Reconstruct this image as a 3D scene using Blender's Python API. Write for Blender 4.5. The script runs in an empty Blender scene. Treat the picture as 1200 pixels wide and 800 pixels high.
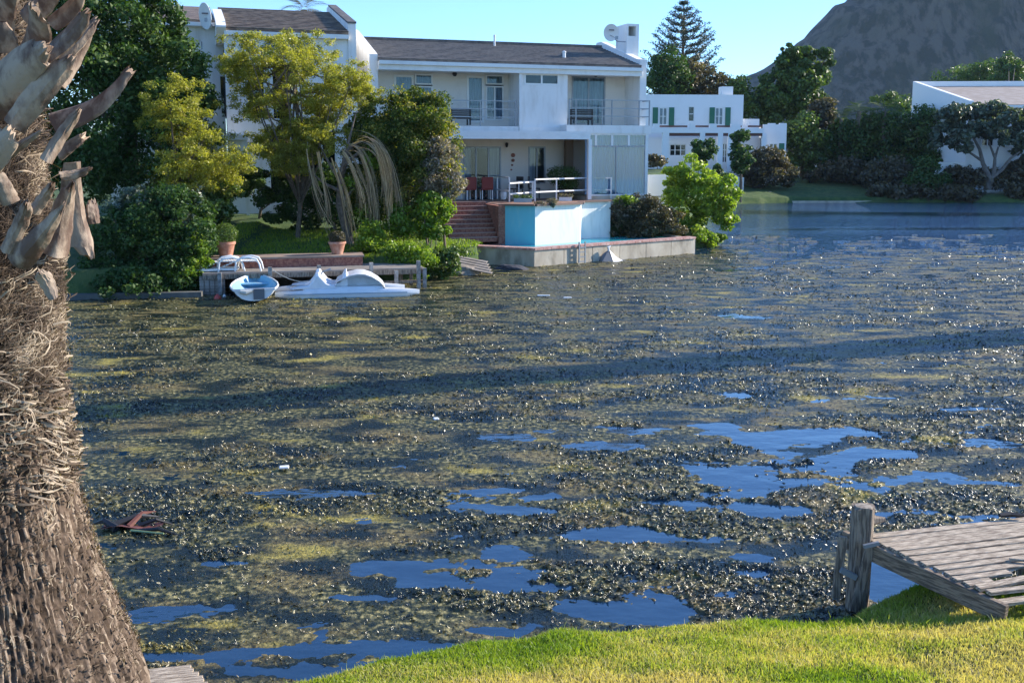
import bpy, bmesh, math, random
import numpy as np
from mathutils import Vector, Matrix

# ---------------------------------------------------------------- camera, world, sun, exposure
C = bpy.context.scene.collection
scene = bpy.context.scene
FPX, PITCH, HOR, CAMZ = 1150.0, math.radians(8.0), 180.0, 3.9
PY0 = HOR + FPX * math.tan(PITCH)          # row of the optical axis in the 1200 x 800 photograph
cam_data = bpy.data.cameras.new("camera"); cam = bpy.data.objects.new("camera", cam_data); C.objects.link(cam)
cam.location = (0, 0, CAMZ); cam.rotation_euler = (math.radians(90) - PITCH, 0, 0)
cam_data.sensor_width = 36; cam_data.lens = 36 * FPX / 1200; cam_data.shift_y = -(400 - PY0) / 1200
cam_data.clip_start = 0.1; cam_data.clip_end = 6000
scene.camera = cam

SUN_AZ, SUN_EL = math.radians(70), math.radians(25)     # azimuth measured from +Y towards +X
world = bpy.data.worlds.new("World"); scene.world = world; world.use_nodes = True
wn = world.node_tree; bg = wn.nodes["Background"]
sky = wn.nodes.new("ShaderNodeTexSky"); sky.sky_type = 'NISHITA'; sky.sun_disc = False
sky.sun_elevation = SUN_EL; sky.sun_rotation = SUN_AZ; sky.altitude = 0; sky.air_density = 1.0; sky.dust_density = 0.0; sky.ozone_density = 4.0
tint = wn.nodes.new("ShaderNodeMix"); tint.data_type = 'RGBA'; tint.blend_type = 'MULTIPLY'; tint.inputs[0].default_value = 1.0; tint.inputs[7].default_value = (0.68, 0.88, 1.13, 1)   # white balance of the sky
wn.links.new(sky.outputs[0], tint.inputs[6]); wn.links.new(tint.outputs[2], bg.inputs[0]); bg.inputs[1].default_value = 0.15
sd = bpy.data.lights.new("sun", 'SUN'); sd.energy = 5.0; sd.angle = math.radians(0.5); sd.color = (1.0, 0.91, 0.78)
sun = bpy.data.objects.new("sun", sd); C.objects.link(sun)
SDIR = Vector((math.sin(SUN_AZ) * math.cos(SUN_EL), math.cos(SUN_AZ) * math.cos(SUN_EL), math.sin(SUN_EL)))
sun.rotation_euler = SDIR.to_track_quat('Z', 'Y').to_euler(); sun.location = (30, 10, 30)
vs = scene.view_settings; vs.view_transform = 'Standard'; vs.look = 'None'; vs.exposure = 0.95; vs.gamma = 1; vs.use_curve_mapping = False
scene.cycles.max_bounces = 8; scene.cycles.transparent_max_bounces = 12; scene.cycles.volume_bounces = 0

# ---------------------------------------------------------------- measuring
def ray(px, py):
    c, s = math.cos(PITCH), math.sin(PITCH)
    dx, up = px - 600, -(py - PY0)
    return Vector((dx, FPX * c + up * s, -FPX * s + up * c))
def at(px, py, Y):
    d = ray(px, py); t = Y / d.y; return Vector((d.x * t, Y, CAMZ + d.z * t))
def on(px, py, z=0.0):
    d = ray(px, py); t = (z - CAMZ) / d.z; return Vector((d.x * t, d.y * t, z))
class Frame:
    """an upright frame: u along, v away, z up"""
    def __init__(s, x, y, yaw): s.x, s.y, s.yaw = x, y, yaw; s.c, s.s = math.cos(yaw), math.sin(yaw)
    def hit(s, px, py, v=0.0):
        d = ray(px, py); nx, ny = -s.s, s.c
        t = (v + s.x * nx + s.y * ny) / (d.x * nx + d.y * ny)
        X, Y = d.x * t - s.x, d.y * t - s.y
        return X * s.c + Y * s.s, CAMZ + d.z * t
    def rect(s, x0, y0, x1, y1, v=0.0):
        ym, xm = (y0 + y1) / 2, (x0 + x1) / 2
        return s.hit(x0, ym, v)[0], s.hit(x1, ym, v)[0], s.hit(xm, y1, v)[1], s.hit(xm, y0, v)[1]   # u0,u1,z0,z1
    def w(s, u, v, z=0.0): return Vector((s.x + u * s.c - v * s.s, s.y + u * s.s + v * s.c, z))

# ---------------------------------------------------------------- noise
def _h(ix, iy, seed):
    n = (ix.astype(np.int64) * 374761393 + iy.astype(np.int64) * 668265263 + seed * 982451653) & 0xffffffff
    n = ((n ^ (n >> 13)) * 1274126177) & 0xffffffff
    return ((n ^ (n >> 16)) & 0xffffff) / float(0xffffff)
def vn(x, y, seed=0):
    x = np.asarray(x, float); y = np.asarray(y, float)
    ix, iy = np.floor(x), np.floor(y); fx, fy = x - ix, y - iy
    fx = fx * fx * (3 - 2 * fx); fy = fy * fy * (3 - 2 * fy)
    a, b, c, d = _h(ix, iy, seed), _h(ix + 1, iy, seed), _h(ix, iy + 1, seed), _h(ix + 1, iy + 1, seed)
    return a + (b - a) * fx + (c - a) * fy + (a - b - c + d) * fx * fy
def fbm(x, y, o=4, seed=0, gain=0.5):
    t, a, n = 0, 1, 0
    for k in range(o):
        t = t + a * vn(x * 2 ** k + 17.3 * k, y * 2 ** k - 9.1 * k, seed + k); n += a; a *= gain
    return t / n

# ---------------------------------------------------------------- materials
MATS = {}
def mat(name, col, rough=0.7, col2=None, scale=3.0, mix=0.5, bump=0.0, bscale=None, bdist=0.02, spec=0.5, metal=0.0, stretch=(1, 1, 1), dirt=None, dscale=0.6, damt=0.5, detail=6):
    if name in MATS: return MATS[name]
    m = bpy.data.materials.new(name); m.use_nodes = True; nt = m.node_tree; b = nt.nodes["Principled BSDF"]
    b.inputs["Roughness"].default_value = rough; b.inputs["Metallic"].default_value = metal
    b.inputs["Specular IOR Level"].default_value = spec; b.inputs["Base Color"].default_value = (*col, 1)
    tc = nt.nodes.new("ShaderNodeTexCoord"); mp = nt.nodes.new("ShaderNodeMapping"); mp.inputs["Scale"].default_value = stretch
    nt.links.new(tc.outputs["Object"], mp.inputs[0])
    def noise(sc, det=detail):
        n = nt.nodes.new("ShaderNodeTexNoise"); n.inputs["Scale"].default_value = sc; n.inputs["Detail"].default_value = det; n.inputs["Roughness"].default_value = 0.6
        nt.links.new(mp.outputs[0], n.inputs["Vector"]); return n
    out = None
    if col2 is not None:
        n = noise(scale); r = nt.nodes.new("ShaderNodeValToRGB"); r.color_ramp.elements[0].position = 0.5 - 0.22 * (1.2 - mix); r.color_ramp.elements[1].position = 0.5 + 0.22 * (1.2 - mix)
        r.color_ramp.elements[0].color = (*col, 1); r.color_ramp.elements[1].color = (*col2, 1)
        nt.links.new(n.outputs[0], r.inputs[0]); out = r.outputs[0]
    if dirt is not None:
        n = noise(dscale, 8); r = nt.nodes.new("ShaderNodeValToRGB"); r.color_ramp.elements[0].position = 0.5; r.color_ramp.elements[1].position = 0.72
        r.color_ramp.elements[0].color = (0, 0, 0, 1); r.color_ramp.elements[1].color = (damt, damt, damt, 1)
        nt.links.new(n.outputs[0], r.inputs[0]); mx = nt.nodes.new("ShaderNodeMix"); mx.data_type = 'RGBA'
        nt.links.new(r.outputs[0], mx.inputs[0])
        if out is not None: nt.links.new(out, mx.inputs[6])
        else: mx.inputs[6].default_value = (*col, 1)
        mx.inputs[7].default_value = (*dirt, 1); out = mx.outputs[2]
    if out is not None: nt.links.new(out, b.inputs["Base Color"])
    if bump > 0:
        n = noise(bscale or scale * 4); bp = nt.nodes.new("ShaderNodeBump"); bp.inputs["Strength"].default_value = bump; bp.inputs["Distance"].default_value = bdist
        nt.links.new(n.outputs[0], bp.inputs["Height"]); nt.links.new(bp.outputs[0], b.inputs["Normal"])
    MATS[name] = m; return m
def leafmat(name, c1, c2, c3=None, trans=0.35, rough=0.45, spec=0.5):
    """leaves whose hue varies leaf by leaf (attribute rnd); light passes through them"""
    if name in MATS: return MATS[name]
    m = bpy.data.materials.new(name); m.use_nodes = True; nt = m.node_tree; b = nt.nodes["Principled BSDF"]; o = nt.nodes["Material Output"]
    a = nt.nodes.new("ShaderNodeAttribute"); a.attribute_name = "rnd"
    r = nt.nodes.new("ShaderNodeValToRGB"); r.color_ramp.elements[0].color = (*c1, 1); r.color_ramp.elements[1].color = (*(c3 or c2), 1)
    if c3 is not None: e = r.color_ramp.elements.new(0.6); e.color = (*c2, 1)
    nt.links.new(a.outputs["Fac"], r.inputs[0]); nt.links.new(r.outputs[0], b.inputs["Base Color"])
    b.inputs["Roughness"].default_value = rough; b.inputs["Specular IOR Level"].default_value = spec
    t = nt.nodes.new("ShaderNodeBsdfTranslucent"); hs = nt.nodes.new("ShaderNodeMix"); hs.data_type = 'RGBA'; hs.blend_type = 'MULTIPLY'; hs.inputs[0].default_value = 1.0
    nt.links.new(r.outputs[0], hs.inputs[6]); hs.inputs[7].default_value = (1.5, 1.6, 0.55, 1); nt.links.new(hs.outputs[2], t.inputs[0])
    mx = nt.nodes.new("ShaderNodeMixShader"); mx.inputs[0].default_value = trans
    nt.links.new(b.outputs[0], mx.inputs[1]); nt.links.new(t.outputs[0], mx.inputs[2]); nt.links.new(mx.outputs[0], o.inputs["Surface"])
    MATS[name] = m; return m
def glassmat(name, tint, rough=0.03, alpha=0.35):
    """a window pane: partly clear, partly a mirror"""
    if name in MATS: return MATS[name]
    m = bpy.data.materials.new(name); m.use_nodes = True; nt = m.node_tree; o = nt.nodes["Material Output"]
    for n in list(nt.nodes):
        if n.type == 'BSDF_PRINCIPLED': nt.nodes.remove(n)
    g = nt.nodes.new("ShaderNodeBsdfGlossy"); g.inputs["Roughness"].default_value = rough; g.inputs[0].default_value = (0.9, 0.95, 1, 1)
    t = nt.nodes.new("ShaderNodeBsdfTransparent"); t.inputs[0].default_value = (*tint, 1)
    f = nt.nodes.new("ShaderNodeFresnel"); f.inputs[0].default_value = 1.5
    ma = nt.nodes.new("ShaderNodeMath"); ma.operation = 'ADD'; ma.inputs[1].default_value = (alpha - .35) * 0.25; nt.links.new(f.outputs[0], ma.inputs[0])
    mx = nt.nodes.new("ShaderNodeMixShader"); nt.links.new(ma.outputs[0], mx.inputs[0]); nt.links.new(t.outputs[0], mx.inputs[1]); nt.links.new(g.outputs[0], mx.inputs[2])
    nt.links.new(mx.outputs[0], o.inputs["Surface"]); MATS[name] = m; return m

# ---------------------------------------------------------------- mesh building
def tag(o, label=None, cat=None, group=None, kind=None):
    if label: o["label"] = label
    if cat: o["category"] = cat
    if group: o["group"] = group
    if kind: o["kind"] = kind
    return o
def link(name, me, m, parent=None):
    if m is not None: me.materials.append(m)
    o = bpy.data.objects.new(name, me); C.objects.link(o)
    if parent is not None: o.parent = parent
    return o
def npmesh(name, V, F, m, parent=None, rnd=None, smooth=False):
    V = np.asarray(V, np.float32); F = np.asarray(F, np.int32); k = F.shape[1]
    me = bpy.data.meshes.new(name); me.vertices.add(len(V)); me.vertices.foreach_set("co", V.ravel())
    me.loops.add(F.size); me.loops.foreach_set("vertex_index", F.ravel())
    me.polygons.add(len(F)); me.polygons.foreach_set("loop_start", np.arange(0, F.size, k, dtype=np.int32))
    try: me.polygons.foreach_set("loop_total", np.full(len(F), k, np.int32))
    except Exception: pass
    if smooth: me.polygons.foreach_set("use_smooth", np.ones(len(F), bool))
    if rnd is not None:
        a = me.attributes.new("rnd", 'FLOAT', 'FACE'); a.data.foreach_set("value", np.asarray(rnd, np.float32))
    me.update(calc_edges=True); return link(name, me, m, parent)
def grid_faces(nr, nc, keep=None, wrap=False):
    i = np.arange(nr * nc).reshape(nr, nc)
    if wrap: i = np.concatenate([i, i[:, :1]], 1)
    F = np.stack([i[:-1, :-1], i[:-1, 1:], i[1:, 1:], i[1:, :-1]], -1).reshape(-1, 4)
    return F if keep is None else F[keep]
class MB:
    def __init__(s): s.v = []; s.f = []
    def add(s, vs, fs):
        n = len(s.v); s.v += [tuple(v) for v in vs]; s.f += [tuple(i + n for i in f) for f in fs]; return s
    def box(s, x0, x1, y0, y1, z0, z1):
        if x0 > x1: x0, x1 = x1, x0
        if y0 > y1: y0, y1 = y1, y0
        if z0 > z1: z0, z1 = z1, z0
        return s.add([(x0, y0, z0), (x1, y0, z0), (x1, y1, z0), (x0, y1, z0), (x0, y0, z1), (x1, y0, z1), (x1, y1, z1), (x0, y1, z1)],
                     [(0, 3, 2, 1), (4, 5, 6, 7), (0, 1, 5, 4), (1, 2, 6, 5), (2, 3, 7, 6), (3, 0, 4, 7)])
    def prism(s, pts, z0, z1):
        """vertical prism over a plan polygon; z1 may be a list"""
        n = len(pts); t = z1 if isinstance(z1, (list, tuple)) else [z1] * n
        return s.add([(p[0], p[1], z0) for p in pts] + [(p[0], p[1], t[i]) for i, p in enumerate(pts)],
                     [tuple(range(n - 1, -1, -1)), tuple(range(n, 2 * n))] + [(i, (i + 1) % n, n + (i + 1) % n, n + i) for i in range(n)])
    def sideprism(s, prof, x0, x1):
        """profile in (y, z) swept along x"""
        n = len(prof)
        return s.add([(x0, p[0], p[1]) for p in prof] + [(x1, p[0], p[1]) for p in prof],
                     [tuple(range(n)), tuple(range(2 * n - 1, n - 1, -1))] + [(i, n + i, n + (i + 1) % n, (i + 1) % n) for i in range(n)])
    def bar(s, a, b, w, h=None, up=(0, 0, 1)):
        """rectangular beam from a to b"""
        h = w if h is None else h; a, b = Vector(a), Vector(b); d = (b - a).normalized(); U = Vector(up)
        if abs(d.dot(U)) > 0.98: U = Vector((0, 1, 0))
        r = d.cross(U).normalized() * w / 2; u = r.cross(d).normalized() * h / 2
        vs = [a - r - u, a + r - u, a + r + u, a - r + u, b - r - u, b + r - u, b + r + u, b - r + u]
        return s.add(vs, [(0, 3, 2, 1), (4, 5, 6, 7), (0, 1, 5, 4), (1, 2, 6, 5), (2, 3, 7, 6), (3, 0, 4, 7)])
    def tube(s, pts, rad, n=6, cap=True):
        pts = [Vector(p) for p in pts]; m = len(pts); rad = rad if isinstance(rad, (list, tuple)) else [rad] * m
        vs = []; pr = None
        for i, p in enumerate(pts):
            d = (pts[min(i + 1, m - 1)] - pts[max(i - 1, 0)]).normalized()
            if pr is None: pr = d.orthogonal().normalized()
            pr = (pr - d * pr.dot(d)).normalized(); q = d.cross(pr)
            for k in range(n):
                a = 2 * math.pi * k / n; vs.append(p + (pr * math.cos(a) + q * math.sin(a)) * rad[i])
        fs = [(i * n + k, i * n + (k + 1) % n, (i + 1) * n + (k + 1) % n, (i + 1) * n + k) for i in range(m - 1) for k in range(n)]
        if cap: fs += [tuple(range(n - 1, -1, -1)), tuple(range((m - 1) * n, m * n))]
        return s.add(vs, fs)
    def lathe(s, prof, c=(0, 0, 0), n=16):
        m = len(prof); vs = [(c[0] + r * math.cos(2 * math.pi * k / n), c[1] + r * math.sin(2 * math.pi * k / n), c[2] + z) for r, z in prof for k in range(n)]
        fs = [(i * n + k, i * n + (k + 1) % n, (i + 1) * n + (k + 1) % n, (i + 1) * n + k) for i in range(m - 1) for k in range(n)]
        return s.add(vs, fs + [tuple(range(n - 1, -1, -1)), tuple(range((m - 1) * n, m * n))])
    def loft(s, secs, close=False, caps=True):
        """sections: equally long rings/lines of points"""
        n = len(secs[0]); m = len(secs); vs = [p for sc in secs for p in sc]; k1 = n if close else n - 1
        fs = [(i * n + k, i * n + (k + 1) % n, (i + 1) * n + (k + 1) % n, (i + 1) * n + k) for i in range(m - 1) for k in range(k1)]
        if caps: fs += [tuple(range(n - 1, -1, -1)), tuple(range((m - 1) * n, m * n))]
        return s.add(vs, fs)
    def build(s, name, m, parent=None, bevel=0.0, smooth=False):
        me = bpy.data.meshes.new(name); me.from_pydata(s.v, [], s.f)
        bm = bmesh.new(); bm.from_mesh(me); bmesh.ops.recalc_face_normals(bm, faces=bm.faces)
        if bevel > 0: bmesh.ops.bevel(bm, geom=list(bm.edges), offset=bevel, segments=1, affect='EDGES', clamp_overlap=True)
        if smooth:
            for f in bm.faces: f.smooth = True
        bm.to_mesh(me); bm.free(); me.update()
        if smooth and hasattr(me, "set_sharp_from_angle"): me.set_sharp_from_angle(angle=math.radians(40))
        return link(name, me, m, parent)
def B(x0, x1, y0, y1, z0, z1): return MB().box(x0, x1, y0, y1, z0, z1)
def empty(name, loc=(0, 0, 0), rz=0.0, label=None, cat=None, group=None, kind=None):
    o = bpy.data.objects.new(name, None); C.objects.link(o); o.location = loc; o.rotation_euler = (0, 0, rz); o.empty_display_size = 0.3
    return tag(o, label, cat, group, kind)
def copy_tree(o, parent=None):
    c = o.copy(); C.objects.link(c); c.parent = parent
    for ch in [x for x in C.objects if x.parent == o]: copy_tree(ch, c)
    return c

# ---------------------------------------------------------------- palette
WHITE = mat("white_render", (0.80, 0.79, 0.76), 0.85, dirt=(0.50, 0.46, 0.40), dscale=1.6, damt=0.55, stretch=(1.6, 1.6, .35), bump=0.25, bscale=30, bdist=0.01)
VILLAW = mat("villa_white", (0.82, 0.81, 0.79), 0.9, dirt=(0.62, 0.60, 0.56), dscale=0.4, damt=0.3)
TRIM = mat("white_painted_trim", (0.78, 0.78, 0.76), 0.45, dirt=(0.5, 0.48, 0.44), dscale=2.5, damt=0.3)
CREAM = mat("cream_render", (0.77, 0.72, 0.65), 0.85, dirt=(0.45, 0.40, 0.33), dscale=1.0, damt=0.4)
METALW = mat("white_metal", (0.75, 0.75, 0.73), 0.35)
METALG = mat("grey_metal", (0.30, 0.32, 0.34), 0.4, metal=0.3)
SLATE = mat("grey_roof_tiles", (0.085, 0.080, 0.078), 0.75, col2=(0.15, 0.135, 0.12), scale=5, mix=0.9, stretch=(1, 2, 2), bump=0.6, bscale=9, bdist=0.04, dirt=(0.22, 0.19, 0.16), dscale=0.8, damt=0.5)
BROWNT = mat("brown_roof_tiles", (0.10, 0.075, 0.06), 0.8, col2=(0.24, 0.18, 0.13), scale=4, mix=0.9, stretch=(0.6, 2, 2), bump=0.7, bscale=9, bdist=0.05, dirt=(0.05, 0.05, 0.05), dscale=3, damt=0.7)
CURTAIN = mat("pale_curtain", (0.55, 0.57, 0.60), 0.9, col2=(0.34, 0.36, 0.40), scale=9, mix=1.0, stretch=(4, 4, 0.05))
DARKIN = mat("unlit_room_panel", (0.03, 0.035, 0.04), 0.9)  # near-black colour stands in for the shade of unlit rooms
GLASS = glassmat("window_glass", (0.72, 0.80, 0.84))
TEALG = glassmat("teal_glass", (0.60, 0.78, 0.90), alpha=.55)
BLACKW = mat("black_timber", (0.02, 0.02, 0.022), 0.5)
BRICK = mat("red_brick", (0.25, 0.085, 0.06), 0.8, col2=(0.40, 0.17, 0.11), scale=14, mix=0.9, bump=0.4, bscale=25, dirt=(0.07, 0.05, 0.05), dscale=2, damt=0.6)
CONC = mat("weathered_concrete", (0.42, 0.36, 0.27), 0.9, col2=(0.56, 0.50, 0.39), scale=2, mix=0.6, dirt=(0.13, 0.11, 0.08), dscale=1.6, damt=0.8, bump=0.4, bscale=12, stretch=(1, 1, 0.5))
PINKTILE = mat("pink_coping_tiles", (0.42, 0.20, 0.16), 0.6, col2=(0.55, 0.33, 0.28), scale=6, mix=0.9, dirt=(0.65, 0.6, 0.55), dscale=5, damt=0.6)
AQUA = mat("aqua_wall_face", (0.17, 0.50, 0.60), 0.7, dirt=(0.36, 0.55, 0.58), dscale=2.4, damt=0.6, stretch=(1.5, 1.5, .4), bump=.3, bscale=20, bdist=.01)  # bluer colour, used on the left terrace face alone
POOLW = mat("white_pool_paint", (0.82, 0.80, 0.75), 0.7, dirt=(0.50, 0.54, 0.50), dscale=2.4, damt=0.5, stretch=(1.5, 1.5, .4), bump=.3, bscale=20, bdist=.01)
TERRA = mat("terracotta", (0.42, 0.17, 0.10), 0.75, col2=(0.52, 0.27, 0.18), scale=8, mix=0.7, dirt=(0.5, 0.42, 0.35), dscale=5, damt=0.4)
WOOD = mat("grey_weathered_wood", (0.22, 0.165, 0.115), 0.85, col2=(0.54, 0.44, 0.32), scale=7, mix=0.9, bump=0.8, bscale=22, bdist=0.008, stretch=(1, 9, 9), detail=10)
WOODV = mat("grey_weathered_posts", (0.13, 0.10, 0.075), 0.85, col2=(0.34, 0.27, 0.20), scale=8, mix=0.9, bump=0.9, bscale=24, bdist=0.012, stretch=(7, 7, 0.7), detail=10)
DOCKW = mat("dock_boards", (0.20, 0.17, 0.14), 0.85, col2=(0.34, 0.30, 0.26), scale=3, mix=0.9, bump=0.5, bscale=10, stretch=(0.4, 6, 6))
BEAMW = mat("grey_weathered_beam", (0.12, 0.09, 0.065), 0.85, col2=(0.32, 0.24, 0.165), scale=6, mix=0.9, bump=0.9, bscale=22, bdist=0.01, stretch=(1, 1, 10), detail=10)
BARK = mat("tree_bark", (0.10, 0.075, 0.055), 0.9, col2=(0.20, 0.16, 0.12), scale=9, mix=0.8, bump=0.8, bscale=20, stretch=(3, 3, 0.8))
PLASTIC = mat("white_plastic", (0.80, 0.80, 0.78), 0.35, dirt=(0.55, 0.52, 0.46), dscale=6, damt=0.4)
GREENSH = mat("green_shutter", (0.015, 0.14, 0.075), 0.5)
RUST = mat("brown_beam", (0.11, 0.045, 0.03), 0.7)
SOIL = mat("dark_soil", (0.05, 0.04, 0.03), 0.95)
# ================================================================ WATER, WEED, GROUND
def water_material():
    m = bpy.data.materials.new("pond_water"); m.use_nodes = True; nt = m.node_tree; b = nt.nodes["Principled BSDF"]
    b.inputs["Base Color"].default_value = (0.006, 0.026, 0.060, 1); b.inputs["Roughness"].default_value = 0.03; b.inputs["IOR"].default_value = 1.6; b.inputs["Specular IOR Level"].default_value = 0.9
    tc = nt.nodes.new("ShaderNodeTexCoord")
    def noise(sc, det, st):
        mp = nt.nodes.new("ShaderNodeMapping"); mp.inputs["Scale"].default_value = st; nt.links.new(tc.outputs["Object"], mp.inputs[0])
        n = nt.nodes.new("ShaderNodeTexNoise"); n.inputs["Scale"].default_value = sc; n.inputs["Detail"].default_value = det; nt.links.new(mp.outputs[0], n.inputs["Vector"]); return n.outputs[0]
    def math_(op, a_, b_=None):
        n = nt.nodes.new("ShaderNodeMath"); n.operation = op
        for k, v in enumerate((a_, b_)):
            if v is None: continue
            if isinstance(v, (int, float)): n.inputs[k].default_value = v
            else: nt.links.new(v, n.inputs[k])
        return n.outputs[0]
    # calm among the weed, ruffled by the breeze on the open water farther out, with calm lanes
    sep = nt.nodes.new("ShaderNodeSeparateXYZ"); nt.links.new(tc.outputs["Object"], sep.inputs[0])
    mr = nt.nodes.new("ShaderNodeMapRange"); mr.inputs[1].default_value = 33; mr.inputs[2].default_value = 37; nt.links.new(sep.outputs[1], mr.inputs[0])
    lane = nt.nodes.new("ShaderNodeMapRange"); lane.inputs[1].default_value = .40; lane.inputs[2].default_value = .52; lane.inputs[3].default_value = .12; nt.links.new(noise(1.0, 2, (.012, .085, 1)), lane.inputs[0])
    st = math_('MULTIPLY', mr.outputs[0], lane.outputs[0]); st = math_('ADD', math_('MULTIPLY', st, .95), .05)
    bp = nt.nodes.new("ShaderNodeBump"); bp.inputs["Distance"].default_value = 0.3; nt.links.new(st, bp.inputs["Strength"])
    nt.links.new(noise(2.0, 3, (1, 1.7, 1)), bp.inputs["Height"]); nt.links.new(bp.outputs[0], b.inputs["Normal"])
    return m
w = MB().add([(-400, -40, 0), (400, -40, 0), (400, 420, 0), (-400, 420, 0)], [(0, 1, 2, 3)]).build("pond_water", water_material()); tag(w, kind="structure")
tag(w, "still blue pond water showing between mats of weed")

# floating weed: a sheet whose clumps break the water surface
def weed_height(X, Y):
    """height of the weed over the water in metres"""
    big = fbm(X * 0.16 + 3, Y * 0.42 + 1, 3, 11)
    mid = fbm(X * 0.8, Y * 1.4, 4, 23)
    m = 0.12 * big + 0.40 * mid + 0.48 * fbm(X * 1.7, Y * 2.9, 5, 29, .6)
    inv = FPX * CAMZ / Y + HOR; px = 600 + FPX * X / Y
    th = 0.385 + 0 * X
    def blob(cx, cy, rx, ry, a):
        q = on(cx, cy); ex = on(cx + rx, cy); ey = on(cx, cy - ry)
        sx, sy = max((ex - q).length, .05), max((ey - q).length, .05)
        return a * (.62 if a > 0 else .8) * np.exp(-(((X - q.x) / sx) ** 2 + ((Y - q.y) / sy) ** 2))
    for (cx, cy, rx, ry, a) in [(1000, 560, 330, 90, .034), (760, 560, 260, 70, .03), (760, 640, 260, 45, .03), (250, 730, 200, 45, .05), (640, 735, 220, 45, .05), (1110, 640, 140, 60, .05), (450, 790, 200, 40, .07),
                                (450, 400, 520, 70, -.10), (980, 350, 260, 32, -.06), (560, 470, 420, 30, -.06)]:
        th = th + blob(cx, cy, rx, ry, a / .62)
    for (cx, cy, rx, ry) in [(345, 582, 65, 10), (420, 612, 40, 6), (210, 715, 80, 14), (450, 662, 60, 7), (700, 718, 85, 14), (570, 738, 60, 11), (540, 703, 26, 6), (720, 623, 50, 8), (610, 600, 25, 5), (800, 632, 80, 9), (890, 513, 60, 10), (960, 505, 60, 7),
                             (1110, 480, 60, 7), (740, 503, 40, 6), (720, 523, 35, 5), (870, 463, 25, 4), (990, 468, 40, 5), (910, 598, 42, 6), (890, 652, 60, 7), (1040, 690, 46, 26), (1060, 665, 60, 9), (860, 552, 35, 5), (950, 565, 30, 5), (1010, 532, 40, 5),
                             (1180, 567, 34, 5), (1090, 575, 34, 5), (320, 788, 60, 9), (450, 795, 80, 8), (600, 512, 32, 4), (590, 575, 22, 4), (350, 762, 40, 6), (640, 582, 22, 4), (490, 760, 60, 6), (270, 660, 30, 4), (610, 690, 30, 5), (1020, 600, 50, 6), (780, 590, 30, 4), (700, 345, 40, 3), (860, 372, 60, 3), (640, 505, 30, 3), (1150, 520, 50, 5), (840, 498, 40, 4), (430, 700, 40, 5), (190, 770, 40, 8)]:
        th = th + blob(cx, cy, rx * 1.1, ry * .95, .205 / .62)
    # open water beyond about y = 300 on the right, with thin rafts
    far = np.clip((Y - 34) / 6.0, 0, 1) * np.clip((X + 4) / 8.0, 0, 1)
    th = th + far * 0.16 + 0.34 * np.clip((Y - 41 + (fbm(X * .12, Y * .35, 4, 51) - .5) * 34) / 5.0, 0, 1) * np.clip((X - 4) / 5, 0, 1)
    raft = fbm(X * 0.10, Y * 0.30, 3, 5)
    edge = m - th
    fine = fbm(X * 9, Y * 9, 3, 31); tiny = vn(X * 38, Y * 38, 41); tuft = vn(X * 16, Y * 16, 57)
    body = np.clip(edge * 0.45, -0.05, 0.016) + (fine - 0.5) * 0.030
    film = np.clip((fbm(X * .6, Y * 1.3, 5, 71) - .47) * 9, 0, 1); body = body * (1 - .8 * film) + .003 * film
    body = body + (1 - .8 * film) * np.where(edge > -0.02, (tiny - 0.5) * 0.015 + np.clip(tuft - .6, 0, 1) * 0.05, 0)
    return body - 0.002
nr, nc = 860, 860
iv = np.linspace(1 / 6.6, 1 / 100.0, nr); sl = np.linspace(-0.64, 0.64, nc)
YY = (1 / iv)[:, None] + 0 * sl[None]; XX = YY * sl[None]
rs = np.random.RandomState(4); 
jit = rs.uniform(-0.35, 0.35, XX.shape); XX = XX + jit * YY * (sl[1] - sl[0])
ZZ = weed_height(XX, YY)
F = grid_faces(nr, nc); zf = ZZ.ravel()[F]; yf = YY.ravel()[F[:, 0]]; keep = (zf.max(1) > -0.006) & (yf < 76)
F = F[keep]
used, invx = np.unique(F, return_inverse=True); V = np.stack([XX, YY, ZZ], -1).reshape(-1, 3)[used]; F = invx.reshape(F.shape)
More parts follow.
